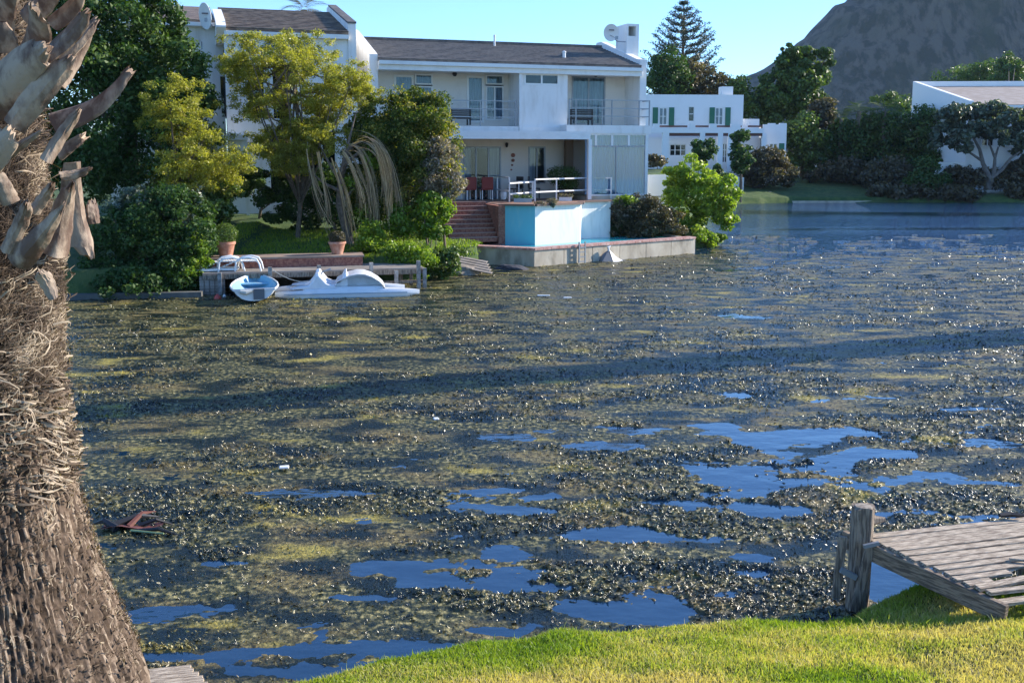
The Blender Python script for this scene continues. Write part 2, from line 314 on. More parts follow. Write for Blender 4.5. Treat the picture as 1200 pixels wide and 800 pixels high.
def weed_material(name, leaf=False):
    m = bpy.data.materials.new(name); m.use_nodes = True; nt = m.node_tree; b = nt.nodes["Principled BSDF"]
    tc = nt.nodes.new("ShaderNodeTexCoord")
    def noise(sc, det, st=(1, 1, 1)):
        mp = nt.nodes.new("ShaderNodeMapping"); mp.inputs["Scale"].default_value = st; nt.links.new(tc.outputs["Object"], mp.inputs[0])
        n = nt.nodes.new("ShaderNodeTexNoise"); n.inputs["Scale"].default_value = sc; n.inputs["Detail"].default_value = det; nt.links.new(mp.outputs[0], n.inputs["Vector"]); return n.outputs[0]
    def ramp(src, stops):
        r = nt.nodes.new("ShaderNodeValToRGB"); e = r.color_ramp.elements
        e[0].position, e[0].color = stops[0][0], (*stops[0][1], 1); e[1].position, e[1].color = stops[-1][0], (*stops[-1][1], 1)
        for p, c in stops[1:-1]: q = e.new(p); q.color = (*c, 1)
        nt.links.new(src, r.inputs[0]); return r.outputs[0]
    fine = ramp(noise(14, 8), [(0.36, (0.008, 0.014, 0.007)), (0.50, (0.048, 0.052, 0.018)), (0.66, (0.34, 0.29, 0.12))])
    yel = ramp(noise(24, 6), [(0.3, (0.12, 0.10, 0.018)), (0.7, (0.52, 0.42, 0.09))])
    mask = ramp(noise(0.6, 8, (1, 2.2, 1)), [(0.595, (0, 0, 0)), (0.66, (0.9, 0.9, 0.9))])
    brn = ramp(noise(18, 6), [(0.35, (0.022, 0.018, 0.008)), (0.66, (0.33, 0.25, 0.09))]); mask2 = ramp(noise(0.7, 5, (1, 2, 1)), [(0.50, (0, 0, 0)), (0.62, (.7, .7, .7))])
    mx = nt.nodes.new("ShaderNodeMix"); mx.data_type = 'RGBA'; nt.links.new(mask2, mx.inputs[0]); nt.links.new(fine, mx.inputs[6]); nt.links.new(brn, mx.inputs[7])
    m2 = nt.nodes.new("ShaderNodeMix"); m2.data_type = 'RGBA'; nt.links.new(mask, m2.inputs[0]); nt.links.new(mx.outputs[2], m2.inputs[6]); nt.links.new(yel, m2.inputs[7])
    wet = ramp(noise(1.1, 9, (1, 2.0, 1)), [(0.46, (0, 0, 0)), (0.59, (1, 1, 1))])
    m3 = nt.nodes.new("ShaderNodeMix"); m3.data_type = 'RGBA'; nt.links.new(wet, m3.inputs[0]); nt.links.new(m2.outputs[2], m3.inputs[6]); m3.inputs[7].default_value = (.010, .017, .016, 1)
    if not leaf: nt.links.new(ramp(wet, [(0, (.5, .5, .5)), (1, (.16, .16, .16))]), b.inputs["Roughness"])
    nt.links.new(m3.outputs[2] if not leaf else m2.outputs[2], b.inputs["Base Color"]); b.inputs["Roughness"].default_value = 0.24 if leaf else 0.5; b.inputs["Specular IOR Level"].default_value = 0.75 if leaf else 0.4
    bp = nt.nodes.new("ShaderNodeBump"); bp.inputs["Strength"].default_value = 0.8; bp.inputs["Distance"].default_value = 0.02
    nt.links.new(noise(40, 4), bp.inputs["Height"]); nt.links.new(bp.outputs[0], b.inputs["Normal"])
    return m
WEED = weed_material("pond_weed"); WEEDL = weed_material("pond_weed_leaf", True)
o = npmesh("pond_weed", V, F, WEED); tag(o, "olive and yellow mats of pond weed floating on the water", kind="stuff")
# loose leaves lying on the mats
n = 330000
iy = rs.uniform(1 / 60.0, 1 / 6.8, n); Y = 1 / iy; X = Y * rs.uniform(-0.6, 0.6, n)
hh = weed_height(X, Y); k = (hh > 0.011) | ((hh > .003) & (rs.rand(n) < .12)); X, Y, hh = X[k], Y[k], hh[k]; n = len(X)
L = (0.006 + 0.010 * rs.rand(n) + .012 * rs.rand(n) ** 6) * (0.6 + Y / 17.0); ang = rs.uniform(0, 6.283, n); til = rs.normal(0, 0.6, (n, 2))
dx, dy = np.cos(ang), np.sin(ang)
a = np.stack([dx, dy, til[:, 0]], -1) * L[:, None]; bb = np.stack([-dy, dx, til[:, 1]], -1) * (L * 0.42)[:, None]; c = np.stack([X, Y, hh + 0.006], -1)
V = np.stack([c - a, c + bb, c + a, c - bb], 1).reshape(-1, 3)
o = npmesh("weed_leaves", V, np.arange(n * 4).reshape(-1, 4), WEEDL); tag(o, "small glinting leaves strewn over the pond weed", kind="stuff")

# ---------------------------------------------------------------- far banks: one sheet reaching the hills
SH = [(-200, 26.2), (-11.6, 26.2), (-8.8, 27.3), (-8.7, 29.0), (-2.9, 29.6), (-2.6, 32.0), (-1.2, 33.2), (-0.9, 35.3), (6.9, 39.0), (7.3, 40.6), (8.9, 41.6), (9.2, 48), (15.6, 76), (24, 79), (200, 81)]
sx_, sy_ = [p[0] for p in SH], [p[1] for p in SH]
def shore(x): return np.interp(x, sx_, sy_)
def ground_z(x, y):
    x = np.asarray(x, float); y = np.asarray(y, float)
    d = y - shore(x) + (fbm(x * 0.8, y * 0.8, 3, 3) - .5) * 0.25
    base = np.where(x < 8.5, 0.78, 0.35)
    left = base + np.clip(d - 1.0, 0, 8) * 0.11
    right = 0.35 + np.clip(d, 0, 16) * 0.14
    t = np.clip((y - 50) / 12, 0, 1) * 1.0
    z = left * (1 - t) + np.where(x > 3, right, 1.9) * t
    z = np.where(d < 0, np.clip(d * 1.4, -1.2, 0) - 0.25, np.minimum(z, -0.1 + d * 4.0))
    return z + (fbm(x * 1.3, y * 1.3, 3, 9) - .5) * 0.10
def turf(name, c1, c2, dirt, sc=2.0):
    return mat(name, c1, 0.95, col2=c2, scale=sc, mix=0.9, bump=1.0, bscale=30, bdist=0.05, dirt=dirt, dscale=0.5, damt=0.6)
LAWN = turf("garden_lawn", (0.04, 0.085, 0.018), (0.075, 0.12, 0.025), (0.10, 0.11, 0.04))
gx = np.concatenate([np.arange(-160, -16, 4), np.arange(-16, 26, 0.25), np.arange(26, 60, 1), np.arange(60, 241, 6)]); gy = np.concatenate([np.arange(24.5, 48, 0.25), np.arange(48, 110, 0.8), np.arange(110, 520, 8)])
GX, GY = np.meshgrid(gx, gy); GZ = ground_z(GX, GY)
outer = np.where(GX < 0.76, 33.7 + (0.76 - GX) * 0.425, 33.7 + (GX - 0.76) * 0.72)
inpool = (GX > -2.3) & (GX < 7.1) & (GY > outer - .2) & (GY < outer + np.where(GX > 5.0, 2.9, 4.6)); GZ = np.where(inpool, -1.0, GZ)
o = npmesh("garden_lawn", np.stack([GX, GY, GZ], -1).reshape(-1, 3), grid_faces(len(gy), len(gx)), LAWN, smooth=True); tag(o, "green lawn banks behind the pond", kind="structure")

# ---------------------------------------------------------------- near bank with long grass
def near_z(x, y):
    """bank we look down from"""
    e = np.interp(x, [-60, -6, -3.2, -1.2, 0, 1.66, 2.75, 3.5, 5, 8, 60], [5.0, 5.0, 5.9, 6.85, 7.3, 7.55, 7.65, 8.2, 8.5, 8.8, 9])
    d = e - y + (fbm(x * 2.2, y * 2.2, 4, 77) - .5) * 0.24
    return np.where(d < 0, np.clip(d * 1.2, -0.7, 0) - 0.01, np.minimum(d * 0.9, 0.18 + 0.19 * np.clip(d, 0, 6))) + (fbm(x * 3, y * 3, 2, 8) - .5) * 0.04
gx = np.concatenate([np.arange(-30, -5, 1), np.arange(-5, 6, 0.07), np.arange(6, 31, 1)]); gy = np.concatenate([np.arange(-30, 4, 1.0), np.arange(4, 9.8, 0.07)])
GX, GY = np.meshgrid(gx, gy)
TURF = turf("bank_turf", (0.05, 0.08, 0.015), (0.11, 0.12, 0.03), (0.16, 0.13, 0.06), 5)
o = npmesh("grass_bank", np.stack([GX, GY, near_z(GX, GY)], -1).reshape(-1, 3), grid_faces(len(gy), len(gx)), TURF, smooth=True); tag(o, "grassy bank in front of the pond", kind="structure")
n = 260000
X = rs.uniform(-2.6, 5.2, n); Y = rs.uniform(5.3, 8.8, n); Z = near_z(X, Y); k = (Z > 0.015) & (np.abs(X / Y) < 0.60) & (Y > 5.3); X, Y, Z = X[k], Y[k], Z[k]; n = len(X)
dens = fbm(X * 1.6, Y * 1.6, 3, 91); hgt = (0.016 + 0.026 * rs.rand(n)) * (0.6 + 0.8 * dens); hgt *= np.where(rs.rand(n) < 0.02, 2.0, 1)
ang = rs.uniform(0, 6.283, n); wd = 0.0022 + 0.0024 * rs.rand(n); dx, dy = np.cos(ang) * wd, np.sin(ang) * wd
lean = rs.normal(0, 0.4, (n, 2)) * hgt[:, None]
p = np.stack([X, Y, Z - 0.005], -1); s = np.stack([dx, dy, 0 * dx], -1); md = p + np.stack([lean[:, 0] * .35, lean[:, 1] * .35, hgt * .6], -1); tp = p + np.stack([lean[:, 0], lean[:, 1], hgt], -1)
V = np.stack([p - s, p + s, md + s * .8, md - s * .8, tp], 1).reshape(-1, 3); i0 = (np.arange(n) * 5)[:, None]
F = np.concatenate([i0 + np.array([[0, 1, 2]]), i0 + np.array([[0, 2, 3]]), i0 + np.array([[3, 2, 4]])])
dry = np.clip(fbm(X * 0.9, Y * 2.0, 3, 19) * 1.9 - 0.55 + rs.normal(0, .15, n) + np.clip((7.2 - Y) * 0.35, 0, .5), 0, 1)
BLADE = leafmat("grass_blades", (0.13, 0.23, 0.02), (0.30, 0.36, 0.045), (0.56, 0.46, 0.22), trans=0.45, rough=0.5)
o = npmesh("bank_grass", V, F, BLADE, rnd=np.tile(dry, 3)); tag(o, "short sunlit grass blades covering the near bank", kind="stuff")
# blades on the lit strip of far lawn
n = 14000
X = rs.uniform(-9.5, -1.0, n); Y = rs.uniform(29.6, 34.5, n); Z = ground_z(X, Y); k = Z > 0.3; X, Y, Z = X[k], Y[k], Z[k]; n = len(X)
h = 0.05 + 0.07 * rs.rand(n); ang = rs.uniform(0, 6.283, n); dx, dy = np.cos(ang) * .02, np.sin(ang) * .02; p = np.stack([X, Y, Z - .01], -1); s = np.stack([dx, dy, 0 * dx], -1)
V = np.stack([p - s, p + s, p + np.stack([rs.normal(0, .03, n), rs.normal(0, .03, n), h], -1)], 1).reshape(-1, 3)
o = npmesh("lawn_grass", V, np.arange(n * 3).reshape(-1, 3), BLADE, rnd=rs.uniform(0, .55, n)); tag(o, "short grass on the lawn behind the far dock", kind="stuff")

# ---------------------------------------------------------------- mountain
mx_ = np.linspace(-60, 1500, 300); my_ = np.linspace(520, 1500, 150); MX, MY = np.meshgrid(mx_, my_)
MS = MX / MY * 700
prof = np.interp(MS, [-60, 60, 125, 152, 175, 195, 213, 243, 300, 420, 700, 1100], [2, 8, 34, 51, 63, 77, 92, 124, 175, 215, 235, 220])
ram = np.clip((MY - 520) / 180.0, 0, 1); ram = ram * ram * (3 - 2 * ram)
shift = (fbm(MX * 0.02, MY * 0.02, 4, 61) - .5)
cliff = (fbm(MS * 0.05, MY * 0.012, 5, 62) - .5) * 46 + (fbm(MS * 0.16, MY * .06, 4, 63) - .5) * 20
MZ = prof * (ram + 0.0) + (cliff * ram * np.clip((prof - 120) / 90, 0.08, 1)) * np.clip(1.15 - np.abs(MY - 640) / 900, .2, 1) + shift * 20 * ram * np.clip((prof - 60) / 120, 0.1, 1) - 1
gul = np.abs(fbm(MS * .035 + MY * .004, MY * .003, 4, 66) - .5) * 2; MZ = MZ - (1 - np.clip(gul * 4, 0, 1)) * 16 * ram * np.clip((prof - 130) / 50, 0.12, 1)
ledge = (prof * ram) / 26.0; MZ = MZ + np.sin(ledge * 6.283 + fbm(MS * .02, MY * .02, 3, 67) * 6) * 3.2 * ram * np.clip((prof - 60) / 60, 0, 1)
terr = vn(MX * .01, MZ * 0.07, 64); MZ = MZ + (terr - .5) * 10 * ram * np.clip(prof / 120, 0.1, 1)
ROCK = mat("mountain_rock", (0.022, 0.032, 0.018), 0.95, col2=(0.115, 0.098, 0.07), scale=0.09, mix=0.95, bump=1.0, bscale=0.10, bdist=5, dirt=(0.04, 0.055, 0.025), dscale=0.03, damt=0.9, detail=12, stretch=(1.6, 1.0, 0.35))
o = npmesh("mountain", np.stack([MX, MY, MZ], -1).reshape(-1, 3), grid_faces(150, 300), ROCK); tag(o, "dark rocky mountain rising behind the trees", kind="structure")
gx = np.linspace(-1200, 1600, 30); gy = np.linspace(500, 1600, 20); GX, GY = np.meshgrid(gx, gy)
o = npmesh("distant_plain", np.stack([GX, GY, 0 * GX + 1.2], -1).reshape(-1, 3), grid_faces(20, 30), LAWN); tag(o, "flat land reaching the horizon", kind="structure")
# ================================================================ BUILDINGS
YAW = math.radians(18.3)
A = at(443, 100, 39.0); HF = Frame(A.x, A.y, YAW)               # main house: u from its left front corner
def window(parent, fr, px, v, name="window", frame=TRIM, pane=GLASS, back=CURTAIN, cols=1, bars=(), fw=0.06, depth=0.10, label=None, sashes=None, inset=0.10):
    """a real window: frame, panes behind it and a curtain or a near-black panel for the unlit room behind those. v is the wall's plane"""
    u0, u1, z0, z1 = fr.rect(*px, v)
    if u0 > u1: u0, u1 = u1, u0
    f = MB(); y0, y1 = v - 0.03, v + 0.05
    f.box(u0, u1, y0, y1, z1 - fw, z1).box(u0, u1, y0, y1, z0, z0 + fw).box(u0, u0 + fw, y0 + .002, y1, z0 + fw, z1 - fw).box(u1 - fw, u1, y0 + .002, y1, z0 + fw, z1 - fw)
    xs = [u0 + fw] + [u0 + (u1 - u0) * k / cols for k in range(1, cols)] + [u1 - fw]
    for x in xs[1:-1]: f.box(x - fw / 2, x + fw / 2, y0 + .002, y1, z0 + fw, z1 - fw)
    for b in bars:
        zb = z0 + (z1 - z0) * b
        for k in range(cols): f.box(xs[k] + fw / 2 + .001, xs[k + 1] - fw / 2 - .001, y0 + .004, y1, zb - fw * .35, zb + fw * .35)
    w = f.build(name, frame, parent)
    for k in range(cols):
        B(xs[k], xs[k + 1], v - 0.004, v + 0.004, z0 + fw * .6, z1 - fw * .6).build("pane", pane, w)
    # curtain in folds
    if back is CURTAIN:
        nn = max(12, int((u1 - u0) * 24)); q = []
        for i in range(nn + 1): q.append((u0 + (u1 - u0) * i / nn, v + 0.035 + 0.018 * math.sin(i * 1.7) + .008 * math.sin(i * .9)))
        c = MB().add([(x, y, z0 + .02) for x, y in q] + [(x, y, z1 - .02) for x, y in q], [(i, i + 1, nn + 2 + i, nn + 1 + i) for i in range(nn)]); c.build("curtain", CURTAIN, w)
    else:
        B(u0 + .01, u1 - .01, v + .035, v + .045, z0 + .01, z1 - .01).build("unlit_room_panel", back, w)
    return w
def wall_with_holes(u0, u1, z0, z1, v, t, holes):
    """wall in the u-z plane at depth v, thickness t, with rectangular openings"""
    us = sorted({u0, u1} | {min(max(h[k], u0), u1) for h in holes for k in (0, 1)}); zs = sorted({z0, z1} | {min(max(h[k], z0), z1) for h in holes for k in (2, 3)})
    m = MB()
    for i in range(len(us) - 1):
        j = 0
        while j < len(zs) - 1:
            cu = (us[i] + us[i + 1]) / 2
            def inside(jj): cz = (zs[jj] + zs[jj + 1]) / 2; return any(h[0] < cu < h[1] and h[2] < cz < h[3] for h in holes)
            if inside(j): j += 1; continue
            k = j
            while k + 1 < len(zs) - 1 and not inside(k + 1): k += 1
            m.box(us[i], us[i + 1], v, v + t, zs[j], zs[k + 1]); j = k + 1
    return m
def railing(parent, pts, zb, zt, rails=(0.0,), r=0.022, posts=None, name="railing", m=METALG):
    """posts and rails along a line of (x, y)"""
    root = None; q = MB()
    for i in range(len(pts) - 1):
        a, b = pts[i], pts[i + 1]
        for f_ in (1.0,) + tuple(rails): q.bar((a[0], a[1], zb + (zt - zb) * f_), (b[0], b[1], zb + (zt - zb) * f_), r * 1.6, r * 1.6)
    root = q.build(name, m, parent)
    for p in (posts if posts is not None else pts): B(p[0] - r, p[0] + r, p[1] - r, p[1] + r, zb, zt + r).build("post", m, root)
    return root

# ---------------------------------------------------------------- main house
H = empty("white_house", (HF.x, HF.y, 0), YAW, "white two storey house with balconies, glass sunroom and grey tiled roof", "house")
uE = HF.hit(750, 80)[0]; uR = HF.hit(757, 80)[0]                    # right end
u_c0 = HF.hit(609, 120)[0]; u_c1 = HF.hit(665, 120)[0]
zTop = HF.hit(600, 77)[1]; zSlabT = HF.hit(700, 147.5)[1]; zSlabB = HF.hit(700, 157)[1]
zGut = HF.hit(600, 86)[1]
VB = 1.5                                                           # recess depth
TZ = 2.03
# upper back wall with its openings
HV = Frame(HF.x, HF.y, YAW)
doors = [(462, 88, 485, 146), (486, 87, 507, 146), (547, 89, 567, 144), (569, 88, 590, 141), (670, 90, 709, 146.5)]
holes = [HV.rect(*d, VB) for d in doors]
wall_with_holes(0.003, uE, zSlabT - .3, zTop, VB, 0.22, holes).build("upper_back_wall", CREAM, H)
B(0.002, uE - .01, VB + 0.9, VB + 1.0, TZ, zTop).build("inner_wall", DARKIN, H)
window(H, HV, doors[0], VB, "balcony_door", label=None, fw=0.09)
window(H, HV, (486, 87, 507, 99.5), VB - .05, "window", back=CURTAIN)
window(H, HV, (486, 101, 507, 146), VB, "window", back=CURTAIN)
window(H, HV, doors[2], VB, "balcony_door", fw=0.09)
window(H, HV, (569, 88, 590, 99.5), VB - .05, "window")
window(H, HV, (569, 101, 590, 141), VB, "window", cols=2)
window(H, HV, doors[4], VB, "sliding_door", cols=2, frame=METALG, back=CURTAIN)
# central solid block
wh = HF.rect(614, 86.5, 655, 100, 0)
m = wall_with_holes(u_c0, u_c1, zSlabB - .05, zTop - .001, 0.0, 0.2, [wh]); m.box(u_c0, u_c0 + .2, .2, VB, zSlabT - .2, zTop - .002); m.box(u_c1 - .2, u_c1, .2, VB, zSlabT - .2, zTop - .002)
m.build("centre_wall", WHITE, H)
window(H, HF, (614, 86.5, 655, 100), 0.03, "window", cols=2, back=DARKIN, fw=.07)
B(u_c0 + .201, u_c1 - .201, .35, .45, wh[2] - .3, wh[3] + .3).build("inner_wall", DARKIN, H)
ud = HF.hit(609, 100)[0]; B(ud - .05, ud + .05, -0.11, -0.003, TZ + .3 + 2.2, zGut).build("downpipe", TRIM, H)
# floor slab between storeys
B(0.003, u_c1 + .05, -0.05, VB, zSlabT - 0.32, zSlabT - .06).build("balcony_slab", WHITE, H)
uX = HF.hit(763, 150, -0.75)[0]
uS = HF.hit(664, 150, -0.75)[0]
B(uS, uX, -0.75, VB, zSlabB, zSlabT).build("balcony_slab", WHITE, H)
# party walls
zr = zTop + 1.20; VR = 4.2
def party(u0, u1, top_off, name, v_end=9.0, zb=0.3, front_h=0.0):
    pr = [(-0.02, zb), (-0.02, zTop + front_h), (VR, zr + top_off), (VR + 3.5, zr + top_off - .55) if v_end > 8 else (VR + .5, zr + top_off), (v_end, zb)]
    return MB().sideprism(pr, u0, u1).build(name, WHITE, H)
MB().sideprism([(-0.02, .5), (-0.02, zTop + .28), (VR, zr + .45), (8.0, zr + .45 + .75), (8.0, .5)], -0.32, 0.0).build("party_wall", WHITE, H)
z_rp = HF.hit(700, 49, VR)[1]
MB().sideprism([(-0.02, .5), (-0.02, HF.hit(755, 70)[1]), (0.35, HF.hit(755, 70)[1] + .05), (VR, z_rp), (VR + .5, z_rp), (8, zTop - 1), (8, .5)], uE, uR + .02).build("party_wall", WHITE, H)
# roof: tiled slope facing the pond and one behind
th = 0.10
MB().sideprism([(-0.15, zTop + .02), (-0.15, zTop + .02 + th), (VR, zr + th), (8.3, zTop + .1 + th), (8.3, zTop), (VR, zr)], 0.0, uE - .002).build("roof", SLATE, H)
# courses of tiles as real steps on the slope
q = MB(); K = 15
for k in range(K):
    f0, f1 = k / K, (k + 1) / K; y0, y1 = -0.17 + (VR + .17) * f0, -0.17 + (VR + .17) * f1 + .05; z0 = zTop + .02 + th + (zr - zTop - .02) * f0; z1 = zTop + .02 + th + (zr - zTop - .02) * f1
    q.sideprism([(y0, z0 + .004), (y0, z0 + .042), (y1, z1 + .02), (y1, z1 + .004)], 0.002, uE - .004)
q.build("tile_courses", SLATE, H)["kind"] = "stuff"
MB().bar((0, VR, zr + th + .05), (uE - .01, VR, zr + th + .05), .28, .10).build("ridge_cap", SLATE, H)
B(0.003, uE + .002, -0.20, -0.003, zGut, zTop + .01).build("fascia", TRIM, H)
B(0.003, uE - .01, -0.32, -0.203, zTop - .11, zTop + .03).build("gutter", TRIM, H)
B(0.003, uE - .01, 0.203, VB - .003, zGut + .08, zGut + .14).build("soffit", WHITE, H)
# vents on the roof
for (px, py0, py1, v, r) in [(579.5, 43, 57, 3.6, .045), (661, 62, 77, 1.1, .07)]:
    u, z0 = HF.hit(px, py1, v); z1 = HF.hit(px, py0, v)[1]
    MB().lathe([(r, z0 - .3), (r, z1), (r * 1.25, z1 + .005), (r * 1.25, z1 + .05), (r * .4, z1 + .08)], (u, v, 0), 10).build("vent_pipe", METALW, H)
# chimney with a square smoke hole
cv = 1.5; cu0, cz0 = HF.hit(734, 72, cv); cu1, cz1 = HF.hit(749, 28.5, cv); cd = 1.15
ho = HF.rect(736.5, 31, 745.5, 42.5, cv)
m = wall_with_holes(cu0, cu1, cz0 - .9, cz1, cv, 0.14, [ho]); m.box(cu0, cu0 + .14, cv + .14, cv + cd, cz0 - .9, cz1 - .001); m.box(cu1 - .14, cu1, cv + .14, cv + cd, cz0 - .9, cz1 - .001)
m.box(cu0 + .14, cu1 - .14, cv + cd - .14, cv + cd - .001, cz0 - .9, ho[2] + .1).box(cu0 + .14, cu1 - .14, cv + cd - .14, cv + cd - .001, ho[3] - .02, cz1 - .001).box(cu0 + .14, cu1 - .14, cv + .14, cv + cd - .14, cz1 - .1, cz1 - .002)
m.build("chimney", WHITE, H)
# satellite dish on the chimney
def dish(name, fr, px, py, v, r, label, wall_u, tilt=0.35, turn=-0.3, ry=None):
    u, z = fr.hit(px, py, v); p = fr.w(u, v, z)
    D = empty(name, p, fr.yaw, label, "satellite dish", "satellite dishes on the white houses")
    n = 24; secs = []
    for rr in (0.0, .35, .7, 1.0):
        secs.append([(r * rr * math.cos(2 * math.pi * k / n), -.02 - (1 - rr * rr) * -0.10 * r * 2, (ry or r) * rr * math.sin(2 * math.pi * k / n)) for k in range(n)])
    bk = [[(x, y + .02, z_) for x, y, z_ in s] for s in secs[::-1]]
    o = MB().loft(secs + bk, close=True, caps=False).build("reflector", METALW, D, smooth=True); o.rotation_euler = (tilt * 0.5, 0, turn)
    MB().bar((0, 0.06, -.1), (0, -0.55, -r * .9), .03).build("feed_arm", METALG, D); B(-.05, .05, -.66, -.52, -r * .9 - .05, -r * .9 + .07).build("feed_horn", METALG, D)
    MB().tube([(0, .1, -.1), (wall_u * .5, .12, -.35), (wall_u, .12, -.35)], .022, 6).build("bracket", METALG, D)
    B(-.12, .12, -.06, -.052, r * .25, r * .25 + .05).build("printed_name", mat("dish_print", (.15, .12, .12), .6), D)
    return D
dish("satellite_dish", HF, 716, 38.5, 1.4, 0.32, "round white satellite dish fixed beside the smoke hole chimney", 0.75, ry=.37)
# lamps under the eaves
for (px, py) in [(532, 87), (697, 88)]:
    u, z = HF.hit(px, py, VB); MB().lathe([(.03, .12), (.09, .06), (.10, -.02), (.05, -.10)], (u, VB - .12, z), 8).build("wall_lamp", BLACKW, H)
# balcony railings
for (xa, xb, pp, vv) in [(443, 604, [443, 480, 520, 563, 604], .06), (667, 761, [667, 675, 706, 717, 749, 761], -.68)]:
    zt = HF.hit((xa + xb) / 2, 117.5, vv)[1]; us = [HF.hit(p, 130, vv)[0] for p in pp]
    pts = [(us[0], vv), (us[-1], vv)] + ([(us[-1], 0.9)] if xb > 700 else [])
    railing(H, pts, zSlabT - (.06 if xa < 500 else 0), zt, (0.36, 0.68), posts=[(u, vv) for u in us])
# slatted benches on the balconies
def bench(px, vv, label):
    u0, u1, z0, z1 = HF.rect(*px, vv); p = HF.w((u0 + u1) / 2, vv, zSlabT); wd = (u1 - u0) / 2; hz = z1 - zSlabT
    b = empty("balcony_bench", p, YAW, label, "bench", "slatted benches on the balconies")
    for k in range(5): B(-wd, wd, -.02, .02, hz * (.42 + .12 * k), hz * (.42 + .12 * k) + .06).build("backrest_slat", BLACKW, b)
    for k in range(3): B(-wd, wd, .05 + .13 * k, .16 + .13 * k, hz * .38, hz * .38 + .03).build("seat_slat", BLACKW, b)
    for sx in (-1, 1):
        for vy in (0, .42): B(sx * (wd - .04) - .03, sx * (wd - .04) + .03, vy - .025, vy + .025, 0, hz * (1 if vy == 0 else .36)).build("leg", BLACKW, b)
bench((528, 127, 552, 146), .55, "black slatted bench on the left balcony by the glass door")
bench((668, 128, 695, 146), .25, "black slatted bench on the right balcony above the sunroom")

# ---- ground floor
GF = HF
vg = 1.5
gd = [(543, 172, 587, 236), (619, 172, 639, 215)]
wall_with_holes(HF.hit(500, 200, vg)[0], HF.hit(691, 200, vg)[0], .8, zSlabT - .33, vg, .2, [HF.rect(*g, vg) for g in gd]).build("lower_back_wall", CREAM, H)
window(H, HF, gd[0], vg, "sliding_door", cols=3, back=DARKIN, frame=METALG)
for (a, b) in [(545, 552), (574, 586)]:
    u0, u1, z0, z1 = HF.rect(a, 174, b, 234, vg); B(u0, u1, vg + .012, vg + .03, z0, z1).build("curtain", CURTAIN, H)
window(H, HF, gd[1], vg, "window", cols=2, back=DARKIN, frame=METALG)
u0, u1, z0, z1 = HF.rect(620, 174, 627, 214, vg); B(u0, u1, vg + .012, vg + .03, z0, z1).build("curtain", CURTAIN, H)
for (px, py, r) in [(601, 182, .09), (601, 188, .07), (600, 193.5, .04), (599, 199, .035)]:
    u, z = HF.hit(px, py, vg); MB().tube([(u, vg - .05, z), (u, vg - .003, z)], r, 12).build("wall_ornament", BRICK, H)
u, z = HF.hit(593, 170, vg); MB().lathe([(.03, .1), (.08, .05), (.04, -.1)], (u, vg - .1, z), 8).build("wall_lamp", BLACKW, H)
# terrace canopy: flat roof over the terrace
va = -1.2
zc0, zc1 = HF.hit(600, 163, va)[1], HF.hit(600, 155, va)[1]
ua0, ua1 = HF.hit(520, 160, va)[0], HF.hit(692, 160, va)[0]
B(ua0, ua1, va, va + .06, zc0, zc1 + .05).build("canopy_fascia", TRIM, H)
B(ua0, ua1, va + .061, VB - .01, zc1 - .05, zc1).build("canopy_roof", mat("grey_sheeting", (.35, .36, .36), .5), H)
for k in range(9):
    u = ua0 + (ua1 - ua0) * (k + .5) / 9; B(u - .03, u + .03, va + .062, VB - .02, zc0 + .05, zc1 - .052).build("rafter", TRIM, H)
up0, up1 = HF.hit(689.5, 200, va)[0], HF.hit(693.5, 200, va)[0]
B(up0, up1, va + .001, va + .14, TZ, zc0 - .001).build("corner_post", TRIM, H)
u_s = HF.hit(654, 200, -.2)[0]
B(HF.hit(664, 190, .6)[0], HF.hit(672, 190, .6)[0], .6, .9, TZ, zSlabT - .4).build("brown_column", mat("brown_timber", (.16, .11, .07), .7), H)
# sunroom under the right balcony: panes between frames
vs_ = -0.70; su0 = up1 + .02; su1 = HF.hit(756.5, 195, vs_)[0]; zb = HF.hit(740, 229, vs_)[1]; zt = zSlabB - .002; zm = HF.hit(720, 171.5, vs_)[1]
zb = max(zb, 1.2)
bars = [su0, HF.hit(722, 195, vs_)[0], su1]
topb = [su0, HF.hit(698.5, 165, vs_)[0], HF.hit(717.5, 165, vs_)[0], HF.hit(737, 165, vs_)[0], su1]
B(su0, su1, vs_, vs_ + .05, zt - .06, zt).build("sunroom_frame", TRIM, H); B(su0, su1, vs_, vs_ + .05, zm - .03, zm + .03).build("sunroom_frame", METALG, H); B(su0, su1, vs_, vs_ + .05, zb, zb + .06).build("sunroom_frame", TRIM, H)
for i in range(len(topb) - 1):
    B(topb[i] + .01, topb[i + 1] - .01, vs_ + .02, vs_ + .03, zm + .03, zt - .06).build("pane", TEALG, H)
    if 0 < i < 4: B(topb[i] - .05, topb[i] + .05, vs_ + .001, vs_ + .05, zm + .031, zt - .061).build("mullion", TRIM, H)
for i in range(2): B(bars[i] + .01, bars[i + 1] - .01, vs_ + .02, vs_ + .03, zb + .06, zm - .03).build("pane", TEALG, H)
B(bars[1] - .025, bars[1] + .025, vs_ + .001, vs_ + .05, zb + .061, zm - .031).build("mullion", METALG, H)
B(su1 - .03, su1 + .10, vs_ - .02, vs_ + .08, zb - .6, zt).build("corner_post", TRIM, H)
B(su1 - .03, su1 + .08, vs_ + .081, 3.0, zb - .6, zt).build("side_wall", WHITE, H)  # unseen side made solid so the sun stays off the blind
q = MB(); nn = 60; cvv = vs_ + .28
pts = [(su0 + (su1 - su0) * i / nn, cvv + .03 * math.sin(i * 1.9)) for i in range(nn + 1)]
q.add([(x, y, zb + .05) for x, y in pts] + [(x, y, zt - .05) for x, y in pts], [(i, i + 1, nn + 2 + i, nn + 1 + i) for i in range(nn)])
q.build("sunroom_blind", mat("pale_teal_blind", (.36, .50, .64), .8), H)
